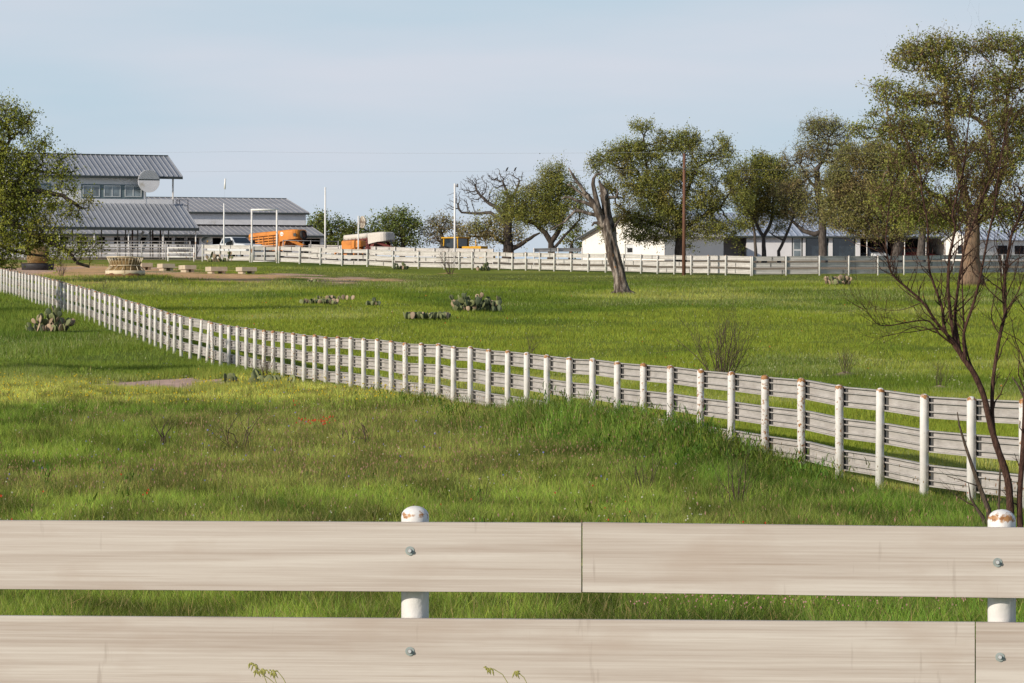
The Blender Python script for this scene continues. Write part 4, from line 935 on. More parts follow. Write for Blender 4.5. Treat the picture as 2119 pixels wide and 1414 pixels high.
dr = wallseg(1638.5, 1661.5, .56, M['trim_dark'], z1=ze, th=.08, name='door_frame')
mb = MB(); xa, xc = X_(1641, .5), X_(1658.5, .5); mb.box(xa, xc, .51, .55, -.2, ze - .18); d2 = mb.build('door', M['frame_pale'], dr)
mb = MB(); mb.box(xa + .1, xc - .1, .495, .508, 1.25, ze - .3); mb.box(xa + .1, xc - .1, .495, .508, .1, 1.1); mb.build('screen', M['glass'], d2)
for a, c_ in ((1661.5, 1667), (1715, 1723), (1771, 1780)): wallseg(a, c_, .5, M['wall'], name='pier')
for a, c_ in ((1667, 1715), (1723, 1771)):
    w_ = wallseg(a, c_, .9, M['glass_dark'], th=.04, name='bay_shade');  # dark sheet stands for the shade in the open bay
    mb = MB(); xa, xc = X_(a, .85), X_(c_, .85); mb.box(xa, xa + .1, .83, .9, -.2, ze); mb.box(xc - .1, xc, .83, .9, -.2, ze); mb.box(xa + .1, xc - .1, .84, .9, ze - .12, ze); mb.build('bay_frame', M['trim_teal'], w_)
for px in (1794, 1835, 1872, 1916): mb = MB(); x = X_(px, .4); mb.tube([(x, .4, -.3), (x, .4, ze)], .05, 8); mb.build('porch_post', M['pipe_white'], T)
mb = MB(); x = X_(1956, .4); mb.box(x - .1, x + .1, .3, .5, -.3, ze); mb.build('porch_post', M['pipe_white'], T)
x0, x1 = X_(1780, .5), X_(1960, .5); mb = MB(); mb.box(x0, x1, 7.5, 7.65, -.3, ze + 1.5); mb.box(x0, x0 + .1, .66, 7.5, -.3, ze + .4); mb.box(x0 + .1, x1, .8, 7.5, -.28, -.1); mb.build('carport_shade', M['dark'], T)  # blackened back, side and floor: carport shade put into the colour
mb = MB(); mb.box(x1, x1 + .12, 1.0, 7.5, -.3, ze + .4); mb.build('wall', M['wall_lit'], T)

# ===== white shed at the right edge
b = Plan(2006, 452, 32, 'white_shed', 'low white shed with pale roof behind the big oak trunk, right edge', 'shed', py=545)
T = b.T; dep, _ = b.side(1957, 541, 0); _, ze = b.side(1990, 497, 0); Ls = 9.0; za = ze + .9; ya = dep / 2
mb = MB()
def quad2(pts): mb.add([(0, y, z) for y, z in pts] + [(.15, y, z) for y, z in pts], [tuple(range(len(pts))), tuple(range(2 * len(pts) - 1, len(pts) - 1, -1))] + [(i, (i + 1) % len(pts), len(pts) + (i + 1) % len(pts), len(pts) + i) for i in range(len(pts))])
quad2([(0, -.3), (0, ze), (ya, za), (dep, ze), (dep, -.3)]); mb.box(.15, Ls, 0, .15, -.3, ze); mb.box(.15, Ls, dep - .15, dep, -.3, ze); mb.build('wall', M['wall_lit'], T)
mb = MB(); mb.box(-.03, -.002, dep * .30, dep * .48, .9, 1.7); mb.build('window', M['glass_dark'], T)
for y0, y1, e in ((-.3, ya, 0), (dep + .3, ya, .004)): metal_roof(-.3, Ls, y0, ze + .02, y1, za + .1 - e, pitch=.6).build('roof', M['roof_blue'], T)
mb = MB(); xo, _ = b.at(2065, 530, -.02); mb.box(xo, xo + 1.1, -.03, -.002, .9, 1.7); mb.build('window', M['dark'], T); mb = MB(); mb.box(xo + 2, xo + 3.1, -.03, -.002, .9, 1.7); mb.build('window', M['dark'], T)
# ------------------------------------------------------------------ poles, gates, pens
def pole(px, pyt, d, r, label, name='pole', mat='pipe_clean', top=None, cat='pole', pyb=None):
    a = at(px, d); T = thing(name, label, cat, a, 0, 'white poles'); h = HC + (CY - pyt) / F * d - a.z
    mb = MB(); mb.tube([(0, 0, -.5), (0, 0, h)], [r, r * .9], 10); mb.build('shaft', M[mat], T)
    return T, h
T, h = pole(673, 388, 398, .075, 'tall plain white pole right of the barn')
T, h = pole(941, 380, 396, .085, 'tall white pole with a small lamp at its top, before the bare oak')
mb = MB(); mb.tube([(0, 0, h - .25), (.22, 0, h - .15)], .03, 6); mb.tube([(.20, 0, h - .30), (.22, 0, h - .02)], [.09, .06], 8); mb.build('lamp', M['steel_dark'], T)
T, h = pole(463.5, 421, 386, .062, 'white pole before the pickup, a short white tube held above it on a thin rod')
d = 386; mb = MB(); z1 = HC + (CY - 392) / F * d - T.location.z; z2 = HC + (CY - 370) / F * d - T.location.z
mb.tube([(.06, 0, z1), (.10, 0, z2)], .07, 8); mb.tube([(.10, 0, z2 - .05), (.16, 0, z2 - .02)], .05, 6); tb = mb.build('upper_tube', M['pipe_clean'], T)
mb = MB(); mb.tube([(0, 0, h - .1), (.06, 0, z1 + .05)], .003, 4); mb.build('rod', M['wire'], T)
# round board on a pole
T, h = pole(741.5, 447, 392, .06, 'white pole carrying the old round board between the two trailers', name='sign_pole')
d = 391.8; B = thing('round_board', 'weathered off-white round board with dark cracks, on a white pole', 'board', P(750.5, 460, d), R(-58))
mb = MB(); mb.disc((0, 0, 0), .50, .10, (0, 1, 0), 0, 24); mb.build('face', M['rail_wood_lid'], B)
mb = MB(); mb.box(-.03, .03, -.075, -.052, -.42, .42); mb.box(-.40, .40, -.07, -.052, -.02, .03); mb.box(-.25, -.21, -.07, -.052, -.3, .35); mb.box(.2, .235, -.07, -.052, -.35, .25); mb.build('crack', M['brown'], B)
mb = MB(); mb.tube([(-.30, 0, 0), (-.62, .10, 0)], .03, 6); mb.build('bracket', M['steel_dark'], B)
# high white gate frame with its pipe gate
d = 381.5; a = at(521, d); G_ = thing('gate_frame', 'tall white pipe gateway standing in the far fence before the orange trailer', 'gateway', a); x1 = (573 - 521) / F * d; zt = HC + (CY - 434.5) / F * d - a.z
for x in (0, x1): mb = MB(); mb.tube([(x, 0, -.5), (x, 0, zt)], .075, 10); mb.build('gate_post', M['pipe_white'], G_)
mb = MB(); mb.tube([(-.08, 0, zt), (x1 + .08, 0, zt + .03)], .075, 8); mb.build('crossbar', M['pipe_clean'], G_)
g = thing('pipe_gate', 'low white rusty pipe gate hung in the tall gateway', 'gate', a + Vector((.1, -.02, 0))); w_ = x1 - .2; zg = 1.29
mb = MB(); mb.tube([(0, 0, .08), (w_, 0, .08)], .045, 8); mb.tube([(0, 0, zg), (w_, 0, zg)], .045, 8); mb.tube([(0, 0, .08), (0, 0, zg)], .04, 8); mb.tube([(w_, 0, .08), (w_, 0, zg)], .04, 8); mb.tube([(w_ * .5, 0, .08), (w_ * .5, 0, zg)], .04, 8); mb.build('frame', M['pipe_white'], g)
for z in (.18, .56, .96): mb = MB(); mb.box(.05, w_ - .05, .05, .08, z, z + .26); mb.build('board', M['rail_far'], g)
# pipe corral in front of the open ground floor
def pipe_fence(name, label, pts, H, nr, m_post, m_rail, step=2.4, r=.03, group=None, rr=None):
    ps = along(pts, step); o3 = Vector((*ps[0], gz(*ps[0]))); T = thing(name, label, 'corral fence', o3, 0, group or 'pipe fences of the pens'); p0 = None
    for x, y in ps:
        mb = None
        if p0 is None: mb = MB(); mb.tube([(0, 0, -.3), (0, 0, H + .03)], r * 1.4, 8); p0 = mb.build('post', M[m_post], T); p = p0
        else: p = dup(p0, T)
        p.location = (x - o3.x, y - o3.y, gz(x, y) - o3.z)
    for k in range(nr):
        z = H * (k + 1) / nr - .02; mb = MB(); mb.tube([(x - o3.x, y - o3.y, gz(x, y) - o3.z + z) for x, y in ps], rr or r, 6); mb.build('rail', M[m_rail[k % len(m_rail)]], T)
    return T
pipe_fence('corral_fence', 'grey seven rail pipe corral along the open ground floor', [pxl(20, 399), pxl(212, 401), pxl(413, 397)], 1.56, 7, 'steel_grey', ['steel_dark', 'steel_grey', 'steel_grey'], 2.3, .032)
pipe_fence('corral_fence', 'second grey pipe corral row deeper under the lean-to roof', [pxl(60, 409), pxl(240, 408), pxl(400, 404)], 1.56, 6, 'steel_dark', ['steel_grey', 'pipe_white', 'steel_dark'], 3.0, .03)
pipe_fence('corral_fence', 'dark pipe corral row at the back beside the stair', [pxl(90, 421), pxl(420, 419)], 1.6, 5, 'steel_dark', ['steel_dark'], 3.4, .035)
T = pipe_fence('pipe_fence', 'short white rusty pipe rail section left of the board fence', [pxl(348, 390), pxl(417, 388)], 1.10, 3, 'pipe_white', ['pipe_white'], 2.69, .05)
pipe_fence('pipe_fence', 'thin grey pipe rail above the far fence right of the orange trailer', [pxl(586, 402), pxl(705, 404)], 1.72, 4, 'steel_grey', ['steel_grey'], 2.45, .03)
# white stock trailer parked in the pen
# utility pole and its two wires
a = on_ground(1415, 571); d = a.y; T = thing('utility_pole', 'reddish brown wooden utility pole before the central oak', 'utility pole', a); h = HC + (CY - 318) / F * d - a.z
mb = MB(); mb.tube([(0, 0, -.6), (.02, 0, h * .5), (.03, 0, h)], [.135, .11, .09], 12); mb.build('shaft', M['pole_wood'], T)
mb = MB(); mb.tube([(.03, -.02, h - .02), (.03, -.02, h + .12)], .05, 8); mb.tube([(.03, -.12, h - 1.1), (.03, -.12, h - .98)], .05, 8); mb.build('insulator', M['dish'], T)
def wire(label, pts, sag=.0):
    mb = MB(); path = []
    for (p0, p1) in zip(pts[:-1], pts[1:]):
        for f in np.linspace(0, 1, 14): q = p0.lerp(p1, f); path.append(q - Vector((0, 0, sag * 4 * f * (1 - f))))
    mb.tube(path, .0055, 4); tag(mb.build('power_line', M['wire']), label, 'power line', 'power lines')
top = a + Vector((.03, 0, h + .1)); low = a + Vector((.03, -.12, h - 1.05))
wire('upper thin grey power line crossing the pale sky to the utility pole', [P(-420, 316, 480), P(500, 314, 430), top, P(2500, 312, 330)], .12)
wire('lower thin grey power line crossing the sky above the far trees', [P(-420, 356, 480), P(500, 354.5, 430), low, P(2500, 350, 330)], .12)

# ------------------------------------------------------------------ feeders
a = on_ground(259, 573.5); S = a.y / F; T = thing('hay_feeder', 'cream round cattle hay feeder filled with hay, rusty at its foot', 'hay feeder', a)
r0, r1, r2 = 41 * S, 30.5 * S, 38 * S; z0, z1, z2 = 13 * S, 23.5 * S, 41 * S
mb = MB(); mb.lathe([(r0, .10), (r0, z0), (r0 - .04, z0), (r0 - .04, .10)], 40); mb.box(.02, .05, -r0 - .012, -r0 + .01, .1, z0); mb.build('base_ring', M['feeder'], T)
mb = MB(); mb.lathe([(r0 * 1.005, -.1), (r0 * 1.006, .14), (r0 - .03, .14), (r0 - .03, -.1)], 40)
for i in range(len(mb.v)):
    x, y, z = mb.v[i]
    if z > .1: mb.v[i] = (x, y, z + .07 * math.sin(9 * math.atan2(y, x)) * math.sin(4 * math.atan2(y, x) + 1) + .03)
mb.build('rusty_foot', M['feeder_rust'], T)
def ring(mb_, r, z, t_, seg=36): mb_.tube([(r * math.cos(a_), r * math.sin(a_), z) for a_ in np.linspace(0, 2 * math.pi, seg + 1)], t_, 6, False)
mb = MB(); ring(mb, r1, z1, .035); ring(mb, r2, z2, .04); mb.build('hoop', M['feeder'], T)
for k in range(30):
    a_ = 2 * math.pi * k / 30; mb = MB(); mb.tube([(r1 * math.cos(a_), r1 * math.sin(a_), z1), (r2 * math.cos(a_), r2 * math.sin(a_), z2)], .017, 5); mb.build('bar', M['feeder'], T)
for k in range(14):
    a_ = 2 * math.pi * (k + .3) / 14; mb = MB(); mb.tube([(r0 * .98 * math.cos(a_), r0 * .98 * math.sin(a_), z0), (r1 * math.cos(a_ + .12), r1 * math.sin(a_ + .12), z1)], .022, 5); mb.build('brace', M['feeder'], T)
mb = MB(); prof = [(r0 * .9, z0 * .5), (r1 * .99, z1 * .8), (r1 * .93, z1), (r1 * 1.02, z1 + .25), (r1 * .92, z2 * .84), (r1 * .55, z2 * .94), (.02, z2 * .95)]; mb.lathe(prof, 40)
for i in range(len(mb.v)):
    x, y, z = mb.v[i]; f = 1 + .10 * (float(fbm(math.atan2(y, x) * 3 + 9, z * 3, 71, 3)) - .5) * 2; mb.v[i] = (x * f, y * f, z + .22 * (float(fbm(x * 2 + 9, y * 2 + z, 72, 3)) - .5))
hay = mb.build('hay', M['hay'])
hay.location = a; tag(hay, 'brown hay heaped inside the round cream feeder', 'hay')
# concrete troughs
TR = [(293.6, 316, 331.6, 544.6, 552.7, 559, 'first beige concrete trough, nearest to the hay feeder'), (336.8, 362, 375.6, 546, 554.5, 561, 'beige concrete trough second from the hay feeder'),
      (383.5, 406, 422, 549, 557.5, 564, 'middle beige concrete trough of the row of five'), (437, 470, 483.6, 552.4, 561.5, 567, 'broad beige concrete trough next to the right end of the row'),
      (501, 531, 545.5, 553, 561.5, 567.6, 'rightmost beige concrete trough, at the end of the dirt strip')]
for xa, xb, xc, yt, yb, yg, lab in TR:
    a = on_ground((xa + xb) / 2, yg); S = a.y / F; ph = R(24); fw = (xb - xa) * S / math.cos(ph); dp = (xc - xb) * S / math.sin(ph); zt = (yg - yt) * S; zb = (yg - yb) * S
    T = thing('trough', lab, 'trough', a, ph, 'concrete troughs in a row')
    mb = MB(); x0, x1 = -fw / 2, fw / 2; wt = .07
    mb.box(x0, x1, 0, dp, zb, zb + .08); mb.box(x0, x1, 0, wt, zb + .08, zt); mb.box(x0, x1, dp - wt, dp, zb + .08, zt); mb.box(x0, x0 + wt, wt, dp - wt, zb + .08, zt); mb.box(x1 - wt, x1, wt, dp - wt, zb + .08, zt); mb.build('basin', M['concrete'], T)
    for x in (x0 + .10, x1 - .30): mb = MB(); mb.box(x, x + .20, .12, dp - .12, -.15, zb - .004); mb.build('foot', M['concrete'], T)
# black tub with hay bale beneath the oak
a = on_ground(78, 559); S = a.y / F; T = thing('black_tub', 'low black round rubber water tub under the left oak', 'tub', a); r = 34 * S
mb = MB(); mb.lathe([(r * .96, -.1), (r, .3), (r, 13 * S), (r * .94, 13 * S), (r * .92, .25), (.02, .22)], 32); mb.build('wall', M['tub'], T)
mb = MB(); ring(mb, r, 13 * S, .03); mb.tube([(r * math.cos(t_), -.2, 13 * S + .45 * math.sin(t_)) for t_ in np.linspace(0, 1.2, 8)], .025, 6); mb.build('rim', M['rubber'], T)
a = on_ground(78, 549); T = thing('hay_bale', 'round brown hay bale behind the black tub under the left oak', 'hay bale', a + Vector((0, 0, .74)), R(20))
mb = MB(); mb.lathe([(.05, -.7), (.60, -.7), (.76, -.62), (.78, 0), (.76, .62), (.60, .7), (.05, .7)], 30)
for i in range(len(mb.v)):
    x, y, z = mb.v[i]; f = 1 + .09 * (float(vn(math.atan2(y, x) * 5 + 20, z * 5, 3)) - .5); mb.v[i] = (z, x * f, y * f)
mb.build('straw', M['hay'], T)

# ------------------------------------------------------------------ vehicles
def sec_loft(mb, secs, m=0, smooth=True):
    n = len(secs[0]); vs = [p for s_ in secs for p in s_]
    mb.add(vs, [(i * n + k, i * n + (k + 1) % n, (i + 1) * n + (k + 1) % n, (i + 1) * n + k) for i in range(len(secs) - 1) for k in range(n)] + [tuple(range(n)), tuple((len(secs) - 1) * n + k for k in range(n))], smooth, m)
def wheels(T, spots, r, w_, name='wheel'):
    w0 = None
    for x, y in spots:
        if w0 is None:
            mb = MB(); mb.wheel((0, 0, 0), r, w_); w0 = mb.build('tyre', M['rubber']); mb = MB(); mb.disc((0, 0, 0), r * .62, w_ * .7, (0, 1, 0), 0, 18); rim = mb.build('rim', M['chrome']); wh = bpy.data.objects.new(name, None); link(wh); wh.parent = T; w0.parent = wh; rim.parent = wh; w1 = wh
        else: wh = dup(w1, T)
        wh.location = (x, y, r)
def cabin(T, prof, yw, inset, m_body, m_glass, name='cab'):
    """prof: side outline of the greenhouse [(x,z)...] base rear, top rear, top front, base front"""
    (xa, za), (xb, zb), (xc, zc), (xd, zd) = prof; y0, y1 = yw, yw - inset
    mb = MB(); V = [(xa, -y0, za), (xd, -y0, zd), (xd, y0, zd), (xa, y0, za), (xb, -y1, zb), (xc, -y1, zc), (xc, y1, zc), (xb, y1, zb)]
    mb.add(V, [(0, 1, 2, 3), (4, 7, 6, 5), (0, 4, 5, 1), (1, 5, 6, 2), (2, 6, 7, 3), (3, 7, 4, 0)]); o = mb.build(name, m_body, T, bevel=.06)
    V = [Vector(v) for v in V]
    def pane(ids, k0, k1, k2, k3, out):
        p = [V[i] for i in ids]; c = [p[0].lerp(p[1], u).lerp(p[3].lerp(p[2], u), v) + Vector(out) * .012 for u, v in ((k0, k2), (k1, k2), (k1, k3), (k0, k3))]
        mb = MB(); mb.add(c + [q - Vector(out) * .02 for q in c], [(0, 1, 2, 3), (7, 6, 5, 4), (0, 4, 5, 1), (1, 5, 6, 2), (2, 6, 7, 3), (3, 7, 4, 0)]); return mb
    pane((1, 2, 6, 5), .06, .94, .10, .90, (.6, 0, .8)).build('windscreen', m_glass, o)
    pane((3, 0, 4, 7), .10, .90, .25, .85, (-1, 0, .2)).build('rear_window', m_glass, o)
    for ids, out in (((0, 1, 5, 4), (0, -1, .15)), ((3, 2, 6, 7), (0, 1, .15))): pane(ids, .10, .86, .12, .86, out).build('side_window', m_glass, o)
    return o
# white pickup behind the short fence
hd = R(-52); a = at(487, 402); T = thing('pickup_truck', 'white pickup truck with dark windscreen facing right behind the short white fence', 'pickup truck', a, hd)
mb = MB(); sec_loft(mb, [[(x, -w_, z0), (x, w_, z0), (x, w_ * 1.0, z0 + (z1 - z0) * .75), (x, w_ * .93, z1), (x, -w_ * .93, z1), (x, -w_, z0 + (z1 - z0) * .75)] for x, w_, z0, z1 in ((-2.9, .94, .55, 1.28), (-2.85, .98, .5, 1.32), (1.0, 1.0, .48, 1.32), (1.3, 1.0, .48, 1.36), (2.4, .98, .48, 1.30), (2.75, .92, .52, 1.18), (2.82, .86, .56, 1.08))], smooth=False); mb.build('body', M['truck_white'], T, bevel=.04)
cb = cabin(T, ((-1.0, 1.30), (-.72, 1.92), (.45, 1.92), (1.28, 1.34)), .95, .20, M['truck_white'], M['glass_dark'])
mb = MB(); mb.box(-2.8, -1.1, -.82, .82, 1.315, 1.335); mb.build('bed_liner', M['black'], T)
mb = MB(); mb.box(2.80, 2.86, -.6, .6, .72, 1.02); mb.build('grille', M['black'], T)
mb = MB(); mb.box(2.72, 2.92, -.95, .95, .42, .60); mb.build('bumper', M['chrome'], T)
for y in (-.76, .76): mb = MB(); mb.box(2.74, 2.84, y - .13, y + .13, .80, 1.04); mb.build('headlight', M['frame_pale'], T)
for y in (-1.12, 1.12): mb = MB(); mb.box(.98, 1.08, y - .13, y + .13, 1.34, 1.62); mb.box(1.0, 1.05, min(y, y * .8), max(y, y * .8), 1.38, 1.42); mb.build('wing_mirror', M['black'], T)
wheels(T, ((1.85, -.84), (1.85, .84), (-1.75, -.84), (-1.75, .84)), .40, .26)
# satellite dishes
def dish(px, py, d, rx, label, yaw, dark=True):
    a = at(px, d); T = thing('satellite_dish', label, 'satellite dish', a, yaw, 'satellite dishes by the pickup'); z = HC + (CY - py) / F * d - a.z
    mb = MB(); mb.tube([(0, .12, -.3), (0, .12, z)], .035, 8); mb.build('mast', M['steel_dark'], T)
    mb = MB(); V = []; seg = 24; rings = 5
    for k in range(rings + 1):
        rr = k / rings
        for i in range(seg): t_ = 2 * math.pi * i / seg; V.append((rx * rr * math.cos(t_), .12 - .0 + .14 * (1 - rr * rr) - .14, z + rx * .62 * rr * math.sin(t_)))
    mb.add(V, [(k * seg + i, k * seg + (i + 1) % seg, (k + 1) * seg + (i + 1) % seg, (k + 1) * seg + i) for k in range(rings) for i in range(seg)], True); mb.tube([(rx * math.cos(t_), -.02, z + rx * .62 * math.sin(t_)) for t_ in np.linspace(0, 6.2832, 25)], .015, 5, False)
    mb.build('reflector', M['dish'], T)
    mb = MB(); mb.tube([(0, -.02, z - rx * .6), (0.02, -.45, z - rx * .25)], .014, 5); mb.box(-.03, .07, -.52, -.42, z - rx * .30, z - rx * .15); mb.build('feed_arm', M['yellow'] if rx > .4 else M['steel_dark'], T)
dish(428, 497, 393, .45, 'wide grey satellite dish left of the pickup', R(8))
dish(475, 505.5, 394, .34, 'smaller grey satellite dish in front of the pickup cab', R(30))

def stock_trailer(name, label, px, d, hd, pitch, body, neck, wd, ztop, mat, slats=True, tarp=None, spare=False, emblem=False, zfl=.55, solid=False, cat='trailer', z_off=0):
    a = at(px, d); T = thing(name, label, cat, a + Vector((0, 0, z_off)), hd, 'trailers behind the far fence'); T.rotation_euler = (0, -pitch, hd); h = wd / 2; zm = zfl + (ztop - zfl) * .40
    # roof with rounded shoulders
    mb = MB(); rs_ = .20 if not solid else .12
    def sec(x, zb_, s_=1.0, drop=0):
        o = [(x, -h * s_, zb_)]
        for t_ in np.linspace(0, math.pi / 2, 5): o.append((x, -h * s_ + rs_ - rs_ * math.cos(t_), ztop - drop - rs_ + rs_ * math.sin(t_)))
        for t_ in np.linspace(math.pi / 2, 0, 5): o.append((x, h * s_ - rs_ + rs_ * math.cos(t_), ztop - drop - rs_ + rs_ * math.sin(t_)))
        return o + [(x, h * s_, zb_)]
    zr = ztop - (.34 if slats else (ztop - zfl) * .0 + .3)
    sec_loft(mb, [sec(0, zr, .97, .05), sec(.10, zr), sec(body, zr)], smooth=False); roof = mb.build('roof', tarp or mat, T)
    # nose over the gooseneck
    mb = MB(); znb = zfl + (ztop - zfl) * (.50 if not solid else .55)
    sec_loft(mb, [sec(body + .005, znb - .12), sec(body + neck * .55, znb, 1.0), sec(body + neck * .75, znb, .96, .01), sec(body + neck * .88, znb + .02, .86, .03), sec(body + neck * .96, znb + .05, .70, .07), sec(body + neck, znb + .12, .50, .14)], smooth=False); nose = mb.build('nose', tarp or mat, T)
    mb = MB(); mb.box(body - .06, body, -h + .03, h - .03, zfl, zr - .004); mb.build('front_wall', mat, T)
    # slatted or solid sides
    for sg_ in (-1, 1):
        y0, y1 = sorted((sg_ * h, sg_ * (h - .05))); mb = MB()
        if slats:
            zz = [zfl + (zr - zfl) * f for f in np.linspace(0, 1, 7)]
            mb.box(0.02, body - .07, y0, y1, zfl, zz[2] - .06)
            for k in range(2, 6): mb.box(.02, body - .07, y0, y1, zz[k] + .01, zz[k] + (zz[1] - zz[0]) * .62)
        else: mb.box(.02, body - .07, y0, y1, zfl, zr - .004)
        sd = mb.build('side', mat, T)
        if slats:
            n = 6
            for k in range(n + 1): mb = MB(); x = .06 + (body - .18) * k / n; yy = sg_ * (h + .022); mb.box(x - .03, x + .03, min(yy, sg_ * h), max(yy, sg_ * h), zfl, zr); mb.build('upright', M['feeder_rust'] if mat is M['orange'] and k % 2 else mat, sd)
        mb = MB(); xw = body * .42; yo = sg_ * h; mb.box(xw - .95, xw + .95, min(yo, yo + sg_ * .24), max(yo, yo + sg_ * .24), .78, .84); mb.box(xw - .95, xw - .88, min(yo, yo + sg_ * .24), max(yo, yo + sg_ * .24), .55, .78); mb.box(xw + .88, xw + .95, min(yo, yo + sg_ * .24), max(yo, yo + sg_ * .24), .55, .78); mb.build('fender', mat, T)
    mb = MB(); mb.box(.02, body - .07, -h + .06, h - .06, zfl - .12, zfl); mb.build('floor', M['steel_dark'], T)
    # gooseneck arms sloping down to the coupler
    for sg_ in (-1, 1):
        mb = MB(); mb.beam((body + neck * .42, sg_ * h * .80, znb + .06), (body + neck * 1.02, sg_ * h * .12, zfl + .25), .10, .26); mb.build('neck_arm', mat, T)
        mb = MB(); mb.beam((body, sg_ * h * .8, zfl), (body + neck * .25, sg_ * h * .8, znb + .02), .08, .3); mb.build('neck_brace', mat, T)
    mb = MB(); mb.tube([(body + neck * 1.0, 0, znb + .1), (body + neck * 1.0, 0, .38)], .07, 8); mb.build('coupler', M['steel_dark'], T)
    mb = MB(); mb.tube([(body + neck * .88, h * .3, znb), (body + neck * .88, h * .3, .03)], .05, 8); mb.box(body + neck * .88 - .12, body + neck * .88 + .12, h * .3 - .12, h * .3 + .12, 0, .04); mb.build('jack', M['steel_dark'], T)
    wheels(T, [(body * .42 + s_, y) for s_ in (-.45, .45) for y in (-h - .11, h + .11)], .37, .2)
    if tarp:
        mb = MB(); zc = zr + .02; sec_loft(mb, [[(x, y * (1.02), z + .015) for _, y, z in sec(x, zr - .12)] for x in np.linspace(-.05, body, 6)]); mb.build('tarp_skirt', tarp, roof)
    if spare:
        S_ = thing('spare_tyre', 'worn spare tyre hung on the nose of the orange trailer', 'tyre', T.matrix_basis @ Vector((body + neck + .16, -.15, znb + .30)), hd)
        mb = MB(); mb.wheel((0, 0, 0), .40, .24, (1, 0, .25)); mb.build('tyre', M['rubber'], S_); mb = MB(); mb.disc((0, 0, 0), .25, .10, (1, 0, .25)); mb.build('rim', M['feeder_rust'], S_)
        mb = MB(); mb.box(body + neck * .80, body + neck * .94, -h * .93, -h * .9 + .02, znb + .22, znb + .48); mb.build('nose_window', M['trim_dark'], nose)
    if emblem:
        mb = MB(); ye = -h - .012; mb.disc((body + .28, ye, zr + .02), .17, .02, (0, 1, 0), 0, 24); em = mb.build('emblem', M['emblem_white'], T); mb = MB(); mb.disc((body + .33, ye - .012, zr - .01), .055, .008, (0, 1, 0), 0, 12); mb.box(body + .18, body + .22, ye - .016, ye - .010, zr - .08, zr + .1); mb.build('emblem_mark', M['orange'], em)
    return T
stock_trailer('stock_trailer', 'orange slatted livestock trailer with high nose and spare tyre behind the gateway', 531, 406, R(-33), R(4.0), 3.15, 1.75, 1.9, 2.22, M['orange'], True, None, True, True)
stock_trailer('stock_trailer', 'maroon livestock trailer covered by a white tarp', 728, 416, R(-34), R(4.0), 2.5, 1.75, 1.9, 2.22, M['maroon'], True, M['tarp'])
stock_trailer('small_trailer', 'small low orange trailer in front of the white tarped trailer', 714, 401, R(-30), R(0.5), 1.0, .85, 1.1, 1.80, M['orange'], False, None, False, False, .5, True)
# yellow machine
a = at(944, 415); T = thing('yellow_tractor', 'yellow machine with glazed cab standing behind the yard fence', 'tractor', a, R(-38)); S = 415 / F
zc = HC + (CY - 491) / F * 415 - a.z
for x in (-.75, .75):
    for y in (-.75, .75): mb = MB(); mb.tube([(x * 1.05, y, .9), (x, y, zc - .1)], .06, 6); mb.build('cab_pillar', M['yellow'], T)
mb = MB(); mb.box(-.95, .95, -.9, .9, zc - .12, zc); mb.build('cab_roof', M['yellow'], T, bevel=.03)
mb = MB(); mb.box(-.72, .72, -.72, .72, .95, zc - .13); mb.build('cab_glass', M['glass_dark'], T)
mb = MB(); mb.box(-1.3, 3.2, -.7, .7, .55, 1.15); mb.box(1.0, 3.1, -.5, .5, 1.15, 1.45); mb.box(3.2, 3.6, -.9, .9, .3, .8); mb.build('body', M['yellow'], T, bevel=.05)
mb = MB(); mb.tube([(2.0, .2, 1.4), (2.0, .2, 2.0)], .05, 8); mb.build('exhaust', M['yellow'], T)
wheels(T, ((-.7, -.85), (-.7, .85)), .75, .4); wheels(T, ((2.4, -.8), (2.4, .8)), .5, .3, 'front_wheel')
# cars in the carport
def car(px, d, hd, m, label):
    a = at(px, d); a.z = HC + (CY - 543) / F * d; T = thing('car', label, 'car', a, hd, 'cars in the carport')
    mb = MB(); sec_loft(mb, [[(x, -w_, z0), (x, w_, z0), (x, w_, z1 * .85), (x, w_ * .9, z1), (x, -w_ * .9, z1), (x, -w_, z1 * .85)] for x, w_, z0, z1 in ((-2.2, .7, .4, .75), (-2.1, .82, .3, .88), (-.9, .88, .28, .92), (1.0, .88, .28, .92), (1.9, .82, .3, .80), (2.15, .7, .4, .65))], smooth=False); mb.build('body', m, T, bevel=.04)
    cabin(T, ((-1.7, .88), (-1.0, 1.42), (.3, 1.42), (1.15, .90)), .82, .18, m, M['glass_dark']); wheels(T, ((1.35, -.76), (1.35, .76), (-1.35, -.76), (-1.35, .76)), .32, .2)
car(1895, 470, R(-20), M['red_paint'], 'dark red car parked in the shade of the carport')
car(1806, 468, R(-70), M['truck_white'], 'pale car parked at the left end of the dark carport')
